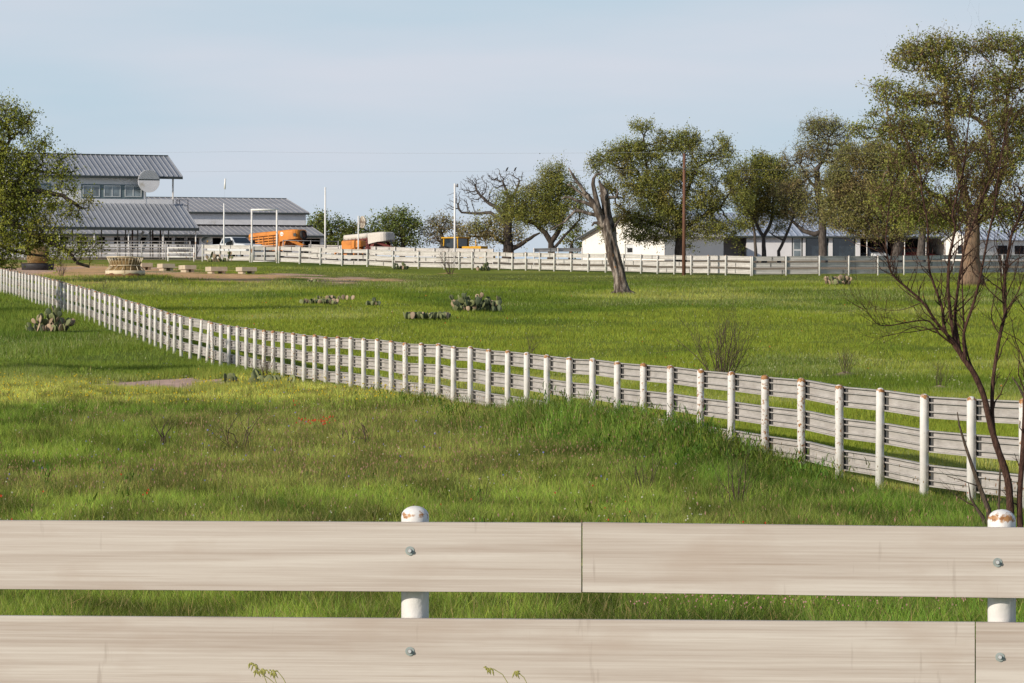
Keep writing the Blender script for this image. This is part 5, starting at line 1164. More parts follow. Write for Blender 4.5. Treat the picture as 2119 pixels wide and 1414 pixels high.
# ------------------------------------------------------------------ trees: space colonisation inside an uneven crown
def colonize(att, pos, par, step, di, dk, jit_, maxn=16000, r_=None):
    pos = [np.array(p, float) for p in pos]; par = list(par); A = len(att); nd = np.full(A, 1e9); ni = np.zeros(A, int); alive = np.ones(A, bool); start = 0; kids = [0] * len(pos)
    for p in par:
        if p >= 0: kids[p] += 1
    for it in range(300):
        for j in range(start, len(pos)):
            d = np.linalg.norm(att - pos[j], axis=1); m = d < nd; nd[m] = d[m]; ni[m] = j
        start = len(pos); alive &= nd > dk; act = alive & (nd < di)
        if not act.any() or len(pos) > maxn: break
        idx = ni[act]; v = att[act] - np.array(pos)[idx]; v /= np.linalg.norm(v, axis=1)[:, None] + 1e-9
        acc = {}
        for i, q in zip(idx, v):
            if i in acc: acc[i] += q
            else: acc[i] = q.copy()
        added = 0
        for i, q in acc.items():
            if kids[i] > 5: alive[(ni == i) & act] = False; continue
            q = q / (np.linalg.norm(q) + 1e-9) + r_.normal(0, jit_, 3); q /= np.linalg.norm(q) + 1e-9
            pos.append(pos[i] + q * step * r_.uniform(.8, 1.2)); par.append(i); kids[i] += 1; kids.append(0); added += 1
        if not added: break
    return np.array(pos), np.array(par)
def radii(pos, par, tip, ex, n_fix, fix_r):
    n = len(pos); kids = [[] for _ in range(n)]
    for i, p in enumerate(par):
        if p >= 0: kids[p].append(i)
    r = np.zeros(n)
    for i in range(n - 1, -1, -1):
        r[i] = tip if not kids[i] else sum(r[k] ** ex for k in kids[i]) ** (1 / ex)
        if i < n_fix: r[i] = fix_r[i] if fix_r[i] is not None else r[i]
    # never thicker than the parent
    for i in range(n):
        if par[i] >= 0: r[i] = min(r[i], r[par[i]] * 1.0)
    return r, kids
def wood(mb, pos, par, r, kids, minr=0.0):
    st = [(i, None) for i in range(len(pos)) if par[i] < 0]
    while st:
        i, pr = st.pop(); ch = [] if pr is None else [pr]; ch.append(i); rr = [r[i]] if pr is None else [min(r[pr], r[i] * 1.15), r[i]]
        while kids[i]:
            ks = sorted(kids[i], key=lambda k: -r[k])
            for k in ks[1:]: st.append((k, i))
            i = ks[0]; ch.append(i); rr.append(r[i])
        if len(ch) < 2 or max(rr) < minr: continue
        mr = max(rr); seg = 10 if mr > .25 else 7 if mr > .10 else 5 if mr > .05 else 3
        rr[-1] *= .6
        mb.tube([pos[k] for k in ch], rr, seg, cap=True)
PAL = {'fresh': [(.165, .185, .045), (.20, .205, .048), (.118, .145, .040)], 'yellow': [(.195, .215, .035), (.165, .19, .034), (.105, .13, .030)], 'dark': [(.095, .135, .036), (.115, .155, .040), (.145, .165, .046)],
       'brown': [(.19, .155, .07), (.165, .155, .065), (.14, .15, .05)], 'olive': [(.185, .19, .062), (.155, .175, .052), (.205, .19, .075)]}
def leaves(name, pts, per, sig, size, pal, parent, origin, r_, mat=None, droop=.0):
    n = len(pts); K = per; c = np.repeat(pts, K, axis=0) + r_.normal(0, 1, (n * K, 3)) * sig
    c[:, 2] -= droop * r_.uniform(0, 1, n * K)
    N_ = n * K; a = r_.normal(0, 1, (N_, 3)); a /= np.linalg.norm(a, axis=1)[:, None]
    nr = r_.normal(0, 1, (N_, 3)) + np.array([0, -.1, .7]); b = np.cross(a, nr); b /= np.linalg.norm(b, axis=1)[:, None] + 1e-9
    s = size * r_.uniform(.55, 1.25, N_); a = a * s[:, None]; b = b * (s * .42)[:, None]
    V = np.stack([c - a * .5, c + b, c + a * .5, c - b], 1)
    P_ = np.array(PAL[pal] if isinstance(pal, str) else pal); ci = r_.integers(0, len(P_), n); br_ = sm(.52, .74, fbm(pts[:, 0] / 1.6 + 30, pts[:, 2] / 1.3 + pts[:, 1] / 3, 17, 3))[:, None]; tint = (1 - br_) * np.array([1.72, 1.66, 1.75]) + br_ * np.array([1.78, 1.48, 1.85]); C = np.repeat(P_[ci] * tint * (.68 + .62 * fbm(pts[:, 0] / .9, pts[:, 2] / .8 + pts[:, 1], 19, 3))[:, None] * r_.uniform(.8, 1.2, (n, 1)), K, axis=0) * r_.uniform(.8, 1.25, (N_, 1))
    return npmesh(name, V.reshape(-1, 3) - origin, np.arange(N_ * 4), np.full(N_, 4), mat or M['leaf'], np.repeat(np.clip(C, 0, .9), 4, axis=0), parent=parent)
def tree(name, label, base, d, trunk, lobes, r0, pal='fresh', seed=1, bark='bark_oak', limbs=(), step=.29, dens=1.0, per=11, leaf=.20, sig=.22, tip=.019, ex=2.3, jit_=.40, depthf=.8, dk=None, di=3.2, leafy=True, cat='tree', group=None, thr=.05, rmin=0.0, foot=1.25, skipleaf=0.0, twigs=2, tl=.42, tube=True, gap=.66):
    """trunk / limbs: lists of (px,py[,depth offset m]) photo points at distance d; lobes: (px,py,rx,ry[,depth offset]) in photo pixels"""
    r_ = np.random.default_rng(seed); S = d / F
    T = thing(name, label, cat, base, 0, group or {'oak_tree': 'oaks around the pasture', 'distant_tree': 'distant trees behind the yard', 'mesquite_tree': 'mesquites behind the far fence'}.get(name)); o = np.array(base)
    def w3(p): return np.array(P(p[0], p[1], d)) + np.array([0, p[2] if len(p) > 2 else 0, 0])
    pos = []; par = []; fr = []
    def path(pts, par0, ra, rb):
        last = par0; prev = None if par0 < 0 else pos[par0]
        pts = [w3(p) for p in pts]
        full = [] if prev is None else [prev]
        full += pts; seglen = [np.linalg.norm(b - a) for a, b in zip(full[:-1], full[1:])]; tot = sum(seglen); acc = 0
        if prev is None: pos.append(full[0]); par.append(-1); fr.append(ra); last = len(pos) - 1
        for a, b, ln in zip(full[:-1], full[1:], seglen):
            m = max(1, int(ln / (step * 1.3)))
            for k in range(1, m + 1):
                f = k / m; acc_ = acc + ln * f; q = a + (b - a) * f + (r_.normal(0, .035, 3) * (step * 2) if f < 1 else 0)
                pos.append(q); par.append(last); fr.append(ra + (rb - ra) * (acc_ / tot)); last = len(pos) - 1
            acc += ln
        return last
    tpts = [p for p in trunk]; p0 = w3(tpts[0]); p0[2] = base[2] - .25
    i0 = path([(tpts[0][0], tpts[0][1] + 12) if False else tpts[0]] + tpts[1:], -1, r0, r0 * .62)
    for lb in limbs:                     # (radius, start index fraction along trunk, points)
        rr, f, pts = lb; st = int(f * (i0)) if f <= 1 else i0
        path(pts, st, rr, rr * .45)
    for k in range(min(3, len(fr))): fr[k] = fr[k] * (1 + (foot - 1) * (1 - k / 3))
    att = []
    for lb in lobes:
        px, py, rx, ry = lb[:4]; dz = lb[4] if len(lb) > 4 else 0; c = w3((px, py)); R3 = np.array([rx * S, max(rx, ry) * S * depthf, ry * S]); vol = 4.19 * R3.prod(); n = int(np.clip(vol * 30 * dens, 120, 5000))
        q = r_.normal(0, 1, (n, 3)); q /= np.linalg.norm(q, axis=1)[:, None]; q *= (r_.uniform(0, 1, n) ** (1 / 2.2))[:, None]
        att.append(c + np.array([0, dz, 0]) + q * R3)
    att = np.concatenate(att)
    # make clumps and gaps
    hsh = vn(att[:, 0] / 1.7 + 50, att[:, 2] / .72 + 7 + np.floor(att[:, 1] / 1.8) * 3.1, seed) + .35 * vn(att[:, 0] / .45, att[:, 2] / .45, seed + 3); att = att[hsh > gap]
    nfix = len(pos); P_, Q_ = colonize(att, pos, par, step, di, dk or step * .95, jit_, r_=r_)
    r, kids = radii(P_, Q_, tip, ex, nfix, fr); print('TREE', label[:30], len(att), len(P_), time.time() - T00)
    mb = MB(); wood(mb, [p - o for p in P_], Q_, r, kids, rmin); tr = mb.build('trunk', M[bark], T)
    if leafy:
        n_ = len(P_); tipd = np.array([len(k) == 0 for k in kids]); sel = (r < thr) & (np.arange(n_) >= nfix)
        if skipleaf: sel &= r_.uniform(0, 1, n_) > skipleaf
        src = P_[sel]; par_ = P_[np.maximum(Q_[sel], 0)]; dirs = src - par_; dirs /= np.linalg.norm(dirs, axis=1)[:, None] + 1e-9
        ext = [src]; mt = MB()
        for t_ in range(twigs):
            q = src + (dirs * .5 + r_.normal(0, .75, src.shape) + np.array([0, 0, .12])) * (tl * r_.uniform(.5, 1.2, (len(src), 1))); ext.append(q)
            if tube:
                for a_, b_ in zip(src, q): mt.tube([a_ - o, (a_ + b_) / 2 + r_.normal(0, .03, 3) - o, b_ - o], [tip * .75, tip * .55, tip * .3], 3, False)
        if mt.v: mt.build('twigs', M[bark], tr)
        leaves('crown', np.concatenate(ext), max(3, int(per * .68)), sig * .74, leaf * .66, pal, T, o, r_)
    TIPS[name + label] = P_[np.array([len(k) == 0 for k in kids])]
    return T
TIPS = {}
def gbase(px, d): return at(px, d)

TREES = True
# big oak at left edge (trunk just outside the frame)
d = 283
tree('oak_tree', 'yellow green oak with dark crooked drooping limbs at the left edge', gbase(-62, d), d, [(-62, 585), (-55, 520), (-40, 470), (-20, 420)],
     [(18, 255, 58, 46), (-50, 300, 80, 80), (55, 320, 62, 42), (115, 345, 44, 34), (140, 330, 22, 22), (135, 385, 26, 16), (25, 380, 60, 50), (60, 440, 70, 40), (-30, 430, 90, 90), (100, 475, 55, 34), (150, 440, 22, 30), (165, 500, 38, 24), (200, 505, 26, 20), (60, 515, 70, 24), (-50, 510, 90, 40), (185, 420, 14, 14), (15, 545, 60, 12), (120, 520, 34, 22), (175, 535, 20, 14)],
     .42, 'yellow', 11, 'bark_oak', limbs=[(.22, 1, [(30, 400), (80, 395), (130, 405), (165, 430)]), (.20, 1, [(0, 340), (20, 290)]), (.20, .7, [(20, 460), (80, 490), (140, 520), (160, 545), (185, 552)]), (.16, .8, [(60, 350), (120, 360)]), (.14, .55, [(20, 520), (90, 530)])], per=9, leaf=.19, sig=.18, dens=1.35, tip=.018, jit_=.5, gap=.57)
# distant trees left of the middle
d = 545
tree('distant_tree', 'round green tree right behind the end of the barn', gbase(690, d), d, [(690, 545), (688, 500), (684, 475)], [(672, 462, 32, 22), (655, 485, 26, 28), (705, 475, 24, 22), (690, 500, 38, 18)], .3, 'dark', 21, step=.45, leaf=.34, sig=.34, per=11, dens=1.0, di=5, gap=.5, thr=.09, tip=.025)
tree('distant_tree', 'low green tree filling the gap between white pole and round board', gbase(745, d), d, [(745, 545), (745, 505), (742, 490)], [(738, 480, 24, 20), (765, 490, 26, 20), (730, 503, 28, 16), (760, 508, 26, 14)], .25, 'dark', 22, step=.45, leaf=.34, sig=.34, per=11, dens=1.0, di=5, gap=.5, thr=.09, tip=.025)
tree('distant_tree', 'spreading green tree with rounded top above the white tarp', gbase(832, d), d, [(832, 545), (834, 500), (830, 475)], [(822, 452, 36, 18), (790, 465, 26, 20), (848, 465, 28, 22), (810, 488, 40, 22), (855, 495, 26, 20), (782, 495, 20, 18)], .32, 'dark', 23, step=.45, leaf=.32, sig=.32, per=11, dens=1.0, di=5, gap=.5, thr=.09, tip=.025)
tree('distant_tree', 'brownish budding tree behind the tall white lamp pole', gbase(915, d), d, [(915, 545), (915, 505), (914, 485)], [(915, 464, 34, 18), (890, 485, 24, 26), (945, 480, 22, 26), (915, 500, 38, 16)], .3, 'brown', 24, step=.45, leaf=.26, sig=.32, per=9, dens=1.0, di=5, gap=.5, thr=.09, tip=.03, bark='bark_grey')
tree('distant_tree', 'green tree behind the white gable at its left edge', gbase(1180, 520), 520, [(1180, 545), (1182, 515), (1184, 500)], [(1184, 490, 24, 24), (1165, 505, 22, 18), (1200, 510, 14, 18)], .25, 'dark', 25, step=.5, leaf=.34, sig=.34, per=11, dens=.7, di=5, thr=.09, tip=.025)
# bare dead oak
d = 470
tree('bare_tree', 'leafless dead oak with fine twigs against the sky, behind the lamp pole', gbase(1055, d), d, [(1055, 545), (1052, 500), (1048, 455), (1046, 430)],
     [(1035, 378, 48, 30), (990, 385, 46, 26), (955, 415, 34, 22), (1005, 405, 44, 22), (1070, 372, 24, 22), (1040, 405, 36, 20), (930, 430, 16, 10)], .42, None, 31, 'bark_grey', limbs=[(.26, .8, [(1030, 432), (1008, 418), (990, 400)]), (.22, .72, [(1015, 440), (985, 442), (955, 440)]), (.22, 1, [(1052, 405), (1040, 375)]), (.2, 1, [(1066, 400), (1075, 375)])], leafy=False, step=.30, dens=1.5, tip=.020, ex=2.15, jit_=.42, di=4, depthf=.5, gap=.2)
# mesquites in front of it
d = 425
tree('mesquite_tree', 'dark mesquite with black trunk and sprawling low boughs behind the yellow machine', gbase(1050, d), d, [(1050, 552), (1052, 520), (1050, 480), (1052, 458)], [(1000, 455, 48, 22), (975, 480, 30, 22), (1045, 470, 40, 18), (1010, 490, 46, 14), (1085, 490, 36, 16), (960, 500, 24, 12)], .55, 'olive', 32, 'bark_oak', limbs=[(.25, .35, [(1075, 508), (1105, 488), (1118, 482)]), (.2, .5, [(1020, 488), (985, 490)])], per=9, leaf=.22, sig=.30, dens=.8, thr=.045)
d = 408
tree('mesquite_tree', 'broad feathery green mesquite with forked dark trunk left of the dead trunk', gbase(1141, d), d, [(1141, 555), (1141, 520), (1140, 502)],
     [(1142, 358, 36, 20), (1160, 380, 44, 24), (1190, 395, 34, 34), (1120, 405, 52, 26), (1065, 420, 44, 24), (1100, 440, 62, 24), (1165, 430, 52, 28), (1045, 445, 26, 14), (1200, 455, 24, 22), (1140, 455, 50, 16)], .38, 'fresh', 33, 'bark_oak', limbs=[(.26, 1, [(1128, 482), (1108, 464), (1085, 455)]), (.26, 1, [(1155, 480), (1162, 466), (1150, 425)]), (.15, .8, [(1165, 492), (1185, 470), (1200, 455)])], per=15, leaf=.17, sig=.26, dens=1.15)
# central oak
d = 415
tree('oak_tree', 'large green oak spreading over the white gable, behind the utility pole', gbase(1407, d), d, [(1407, 556), (1408, 510), (1406, 470), (1404, 445)],
     [(1328, 263, 26, 11), (1238, 340, 24, 22), (1262, 325, 30, 24), (1305, 325, 52, 42), (1365, 312, 54, 44), (1425, 300, 46, 34), (1480, 305, 36, 28), (1505, 345, 22, 44), (1450, 350, 50, 40), (1290, 385, 52, 36), (1370, 385, 70, 44), (1300, 440, 50, 36), (1380, 440, 60, 34), (1455, 425, 60, 40), (1525, 425, 34, 34), (1270, 470, 30, 18), (1335, 478, 50, 18), (1410, 482, 50, 16), (1480, 475, 44, 26), (1525, 475, 26, 30), (1535, 505, 16, 16), (1255, 400, 22, 30), (1350, 492, 56, 12), (1480, 498, 46, 12), (1440, 505, 30, 8), (1270, 490, 26, 12)],
     .55, 'fresh', 41, 'bark_oak', limbs=[(.22, 1, [(1370, 430), (1335, 405), (1322, 360)]), (.22, 1, [(1420, 400), (1440, 350)]), (.18, .8, [(1450, 450), (1490, 430), (1510, 400)]), (.16, .7, [(1360, 465), (1310, 450), (1285, 430)]), (.16, 1, [(1345, 400), (1336, 330), (1332, 280)])], per=11, leaf=.20, sig=.22, dens=.95)
d = 425
tree('oak_tree', 'slim green oak with forked trunk in front of the shaded white wall', gbase(1581, d), d, [(1581, 556), (1581, 520), (1580, 490)], [(1550, 350, 30, 26), (1530, 385, 26, 40), (1572, 345, 36, 28), (1600, 372, 42, 38), (1555, 395, 32, 42), (1610, 415, 40, 34), (1570, 430, 40, 24), (1545, 440, 20, 22), (1620, 445, 24, 16), (1640, 380, 26, 26), (1590, 345, 36, 20)], .26, 'fresh', 42, 'bark_grey', limbs=[(.19, 1, [(1568, 470), (1560, 450), (1556, 420)]), (.19, 1, [(1592, 470), (1598, 445), (1600, 410)])], per=12, leaf=.20, sig=.22, dens=1.6, gap=.5)
tree('oak_tree', 'thin crooked young oak beside the screen door of the long house', gbase(1613, 422), 422, [(1613, 556), (1611, 520), (1622, 498), (1632, 475), (1640, 455)], [(1640, 430, 30, 26), (1622, 400, 24, 26), (1655, 400, 24, 30), (1610, 465, 20, 14)], .17, 'olive', 43, 'bark_grey', limbs=[(.09, .6, [(1605, 490), (1590, 480)])], per=9, leaf=.19, sig=.22, dens=1.8, gap=.5)
tree('oak_tree', 'slender oak trunk close left of the forked oak', gbase(1565, 428), 428, [(1565, 556), (1564, 520), (1562, 485), (1556, 455)], [(1552, 430, 26, 24), (1540, 460, 20, 18), (1570, 460, 18, 14)], .17, 'fresh', 44, 'bark_grey', per=10, leaf=.20, sig=.22, dens=1.8, gap=.5)
d = 418
tree('oak_tree', 'tall sparse budding oak with one thick low limb reaching left', gbase(1703, d), d, [(1703, 558), (1703, 520), (1702, 470), (1700, 430), (1692, 395), (1690, 350)],
     [(1702, 262, 42, 20), (1672, 275, 22, 22), (1740, 275, 24, 22), (1650, 315, 34, 18), (1635, 335, 26, 22), (1700, 310, 46, 30), (1745, 320, 26, 34), (1670, 355, 34, 24), (1720, 370, 36, 40), (1680, 410, 30, 26), (1640, 400, 34, 30), (1685, 440, 40, 22), (1735, 415, 36, 40), (1720, 455, 30, 20)], .40, 'olive', 45, 'bark_grey', limbs=[(.26, .42, [(1685, 485), (1662, 478), (1648, 465), (1636, 455)]), (.16, .8, [(1672, 370), (1655, 340)]), (.16, 1, [(1710, 320), (1715, 290)])], per=8, leaf=.18, sig=.22, dens=1.6, tip=.02, gap=.52)
# group of the big oak on the right
d = 405
tree('oak_tree', 'dense olive oak with short leaning trunk before the dark carport', gbase(1853, d), d, [(1853, 558), (1856, 525), (1862, 495), (1860, 465)], [(1745, 370, 42, 34), (1790, 330, 44, 34), (1735, 415, 34, 36), (1790, 400, 60, 44), (1765, 455, 50, 26), (1840, 380, 50, 44), (1835, 445, 56, 34), (1880, 430, 40, 34), (1715, 440, 20, 24), (1800, 480, 50, 12), (1820, 330, 50, 40), (1760, 320, 30, 24), (1860, 350, 40, 40), (1850, 480, 50, 14), (1725, 380, 24, 30)], .52, 'olive', 51, 'bark_grey', limbs=[(.28, 1, [(1825, 440), (1785, 420), (1755, 395)]), (.28, 1, [(1862, 430), (1850, 390)]), (.2, .8, [(1820, 465), (1775, 462)])], per=11, leaf=.20, sig=.23, dens=1.7, gap=.52)
d = 398
tree('oak_tree', 'green oak with grey trunk right of the leaning trunk, under the big oak', gbase(1905, d), d, [(1905, 560), (1906, 525), (1908, 495), (1910, 470)], [(1915, 455, 40, 24), (1950, 470, 40, 20), (1885, 465, 28, 16), (1940, 435, 36, 24)], .42, 'fresh', 52, 'bark_grey', per=11, leaf=.20, sig=.22, dens=1.6, gap=.46)
b_ = on_ground(2011, 592); d = b_.y
tree('oak_tree', 'biggest oak, thick reddish lit trunk standing inside the pasture at right', b_, d, [(2011, 594), (2009, 560), (2009, 520), (2012, 480), (2014, 450)],
     [(1905, 105, 52, 28), (1868, 125, 28, 24), (1970, 95, 48, 24), (2040, 95, 50, 26), (2100, 110, 50, 36), (2160, 160, 60, 60), (1945, 140, 50, 30), (1990, 170, 44, 30), (2070, 165, 56, 40), (1830, 185, 36, 16), (1870, 210, 44, 20), (1925, 205, 44, 26), (1985, 225, 50, 28), (2060, 235, 60, 36), (2130, 250, 50, 44), (1815, 250, 30, 20), (1850, 265, 46, 28), (1905, 275, 50, 34), (1965, 290, 54, 36), (2040, 300, 60, 40), (2110, 320, 50, 50), (1870, 330, 50, 30), (1940, 350, 60, 36), (2020, 365, 60, 36), (2095, 390, 50, 40), (1900, 395, 50, 30), (1965, 415, 54, 26), (2050, 435, 56, 26), (2110, 450, 40, 26), (1840, 400, 46, 34), (1890, 440, 54, 28), (1960, 450, 50, 20), (2000, 330, 60, 40), (2080, 345, 50, 40), (1780, 270, 24, 14)],
     .66, 'fresh', 53, 'bark_big', limbs=[(.27, 1, [(1995, 400), (1980, 330), (1962, 280), (1958, 215), (1955, 160)]), (.27, 1, [(2035, 400), (2058, 340), (2055, 292), (2036, 258), (2010, 240)]), (.20, .9, [(1975, 425), (1925, 400), (1890, 360), (1860, 300)]), (.20, 1, [(2060, 400), (2085, 320), (2080, 230), (2095, 150)]), (.22, .9, [(2060, 440), (2100, 420)]), (.18, .95, [(1950, 440), (1915, 440)])], per=10, leaf=.20, sig=.20, dens=2.6, foot=1.35, jit_=.5, step=.30, gap=.56)
# the neighbours outside the left edge of the frame whose shade falls across the grass
tree('oak_tree', 'oak outside the left edge that shades the middle of the pasture', Vector((-28, 212, gz(-28, 212))), 212, [(-261, 660), (-262, 560), (-258, 480)], [(-250, 330, 140, 100), (-250, 450, 165, 70), (-240, 240, 105, 60)], .4, 'fresh', 61, step=.6, leaf=.32, sig=.32, per=9, dens=.10, di=6, gap=.3)
tree('oak_tree', 'small oak outside the left edge that shades the near meadow', Vector((-21, 140, gz(-21, 140))), 140, [(-440, 790), (-440, 680), (-430, 560)], [(-400, 430, 250, 100), (-500, 480, 200, 80)], .28, 'fresh', 62, step=.5, leaf=.28, sig=.28, per=9, dens=.14, di=5, gap=.3)

# ------------------------------------------------------------------ the dead leaning trunk
a = on_ground(1287, 609); d = a.y; S = d / F; T = thing('dead_tree', 'leaning weathered grey dead trunk with broken top and bare pale branches', 'dead tree', a)
def gnarl(path, seg, seed, amp, sub=5):
    mb = MB(); pts = []; rad = []
    for (p0, p1) in zip(path[:-1], path[1:]):
        for f in np.linspace(0, 1, sub)[:-1]: pts.append(tuple(p0[k] + (p1[k] - p0[k]) * f for k in (0, 1, 3))); rad.append(p0[2] + (p1[2] - p0[2]) * f)
    pts.append((path[-1][0], path[-1][1], path[-1][3])); rad.append(path[-1][2])
    C3 = [P(x, y, d) - a + Vector((0, z, 0)) for x, y, z in pts]; mb.tube(C3, [r * S for r in rad], seg)
    for i in range(len(mb.v)):
        k = i % seg; row = i // seg; v_ = Vector(mb.v[i]); c = C3[row]; th_ = k / seg * 2 * math.pi
        f = 1 + amp * (float(fbm(math.cos(th_) * 2.1 + 20, math.sin(th_) * 2.1 + row * .075, seed, 4)) - .5) * 2.4 + amp * .35 * math.sin(th_ * 8 + row * .10 + 3 * float(vn(row * .1, 3, seed)))
        if row < 4: f += .10 * (4 - row) * max(0, math.sin(th_ * 5 + 1)) * (1 if path[0][1] > 600 else 0)
        mb.v[i] = tuple(c + (v_ - c) * f)
    return mb
gnarl([(1288, 613, 18.5, 0), (1287, 603, 15, 0), (1283, 582, 13, 0), (1278, 558, 11.6, 0), (1271, 532, 11.2, 0), (1265, 505, 11.6, 0), (1260, 484, 13.4, 0), (1256, 468, 14.5, 0), (1253, 455, 12.5, 0), (1251, 446, 8, 0)], 36, 81, .50).build('trunk', M['bark_dead'], T)
gnarl([(1259, 470, 11, .1), (1256, 448, 10.5, .1), (1254, 428, 9.6, .05), (1252, 410, 8.8, 0), (1250, 398, 7.2, 0), (1246, 388, 4.6, 0), (1242, 380, 2.6, 0), (1239, 371, .7, 0)], 24, 82, .55).build('broken_spike', M['bark_dead'], T)
gnarl([(1250, 470, 9, -.15), (1243, 452, 8.6, -.2), (1236, 438, 7.6, -.25), (1229, 424, 6.4, -.25), (1222, 414, 5.2, -.25), (1214, 404, 4.4, -.25)], 16, 83, .25, 4).build('branch', M['bark_dead'], T)
mb = MB(); mb.tube([P(1255, 402, d) - a + Vector((0, -9.3 * S, 0)), P(1254, 409, d) - a + Vector((0, -10.4 * S, 0)), P(1252, 416, d) - a + Vector((0, -9.6 * S, 0))], [.03, 3.4 * S, .02], 8); mb.build('knot_hole', M['dark'], T)
for ang, ln in ((-2.7, .55), (-1.9, .35), (-.6, .5), (.4, .6), (1.7, .5), (2.6, .4)):
    mb = MB(); c0 = Vector((.05, 0, 0)); dv = Vector((math.cos(ang), math.sin(ang), 0)); mb.tube([c0 + dv * .22 + Vector((0, 0, .34)), c0 + dv * .36 + Vector((0, 0, .14)), c0 + dv * (.40 + ln * .5) + Vector((0, 0, .03)), c0 + dv * (.40 + ln) + Vector((0, 0, -.06))], [.15, .12, .07, .03], 8); mb.build('root', M['bark_dead'], T)
br = [([(1218, 409), (1209, 399), (1196, 380), (1184, 362), (1176, 347)], 4.8), ([(1232, 430), (1221, 424), (1208, 419), (1195, 416), (1179, 409), (1168, 409), (1162, 413)], 4.8), ([(1224, 418), (1212, 408), (1195, 395), (1182, 385), (1173, 382)], 4.2),
      ([(1250, 450), (1234, 446), (1215, 441), (1200, 437), (1189, 439), (1179, 449), (1166, 460), (1152, 468), (1138, 476)], 4.6), ([(1243, 446), (1236, 422), (1231, 400), (1227, 382), (1228, 370), (1234, 362), (1246, 361)], 6.5), ([(1252, 412), (1262, 410), (1272, 409), (1284, 409), (1290, 412)], 4.5), ([(1274, 409), (1278, 399), (1277, 390)], 3),
      ([(1254, 474), (1243, 466), (1236, 461), (1230, 462), (1225, 468)], 6), ([(1196, 380), (1188, 377), (1180, 378)], 2), ([(1189, 439), (1182, 432), (1176, 430)], 1.6), ([(1209, 399), (1203, 385), (1200, 378)], 2), ([(1200, 437), (1190, 430), (1186, 422)], 1.6), ([(1266, 478), (1278, 462), (1284, 450)], 4)]
for pth, r0 in br:
    mb = MB(); n = len(pth); dz = random.uniform(-.25, .25)
    mb.tube([P(x, y, d) - a + Vector((random.gauss(0, .02), dz * i / n - .2, random.gauss(0, .02))) for i, (x, y) in enumerate(pth)], [max(r0 * S * (1 - .72 * i / (n - 1)), .012) for i in range(n)], 8); mb.build('branch', M['bark_dead'], T)
mb = MB()
for x, y, w_, h in ((1268, 530, 2, 30), (1273, 553, 2.6, 20), (1283, 582, 1.8, 26)): mb.tube([P(x - w_, y - h / 2, d) - a + Vector((0, -11.5 * S, 0)), P(x, y, d) - a + Vector((0, -13.6 * S, 0)), P(x + w_, y + h / 2, d) - a + Vector((0, -12.5 * S, 0))], [.02, w_ * S * .8, .02], 8)
mb.build('orange_heartwood', pmat('orange_heartwood', (.27, .115, .04), rough=.9, var=.35, scale=6), T)

# ------------------------------------------------------------------ bare reddish tree near the right edge
def twiggy(mb, start, dirv, length, r, depth, r_, spread=.5, up=.12, nseg=5, bend=.16, kids=(2, 4), leaf_pts=None):
    pts = [Vector(start)]; d_ = Vector(dirv).normalized(); rr = [r]
    for i in range(nseg):
        d_ = (d_ + Vector(r_.normal(0, bend, 3)) + Vector((0, 0, up * .3))).normalized(); pts.append(pts[-1] + d_ * (length / nseg)); rr.append(max(r * (1 - .65 * (i + 1) / nseg), r * .2))
    mb.tube(pts, rr, 6 if r > .02 else 4 if r > .006 else 3)
    if leaf_pts is not None: leaf_pts.append(pts[-1])
    if depth > 0:
        for k in range(int(r_.integers(kids[0], kids[1] + 1))):
            i = int(r_.integers(1, nseg + 1)); q = pts[i]; ax = Vector(r_.normal(0, 1, 3)); dd = (pts[i] - pts[i - 1]).normalized(); dd = (dd + ax.normalized() * spread * r_.uniform(.6, 1.3)).normalized()
            twiggy(mb, q, dd, length * r_.uniform(.40, .68), rr[i] * r_.uniform(.5, .75), depth - 1, r_, spread, up, max(3, nseg - 1), bend * 1.15, kids, leaf_pts)
d = 46.0; S = d / F; a = Vector(((2092 - CX) / F * d, d, gz((2092 - CX) / F * d, d))); r_ = np.random.default_rng(5)
T = thing('bare_tree', 'nearest bare reddish multi-stemmed tree at the right edge by the sloping fence', 'tree', a)
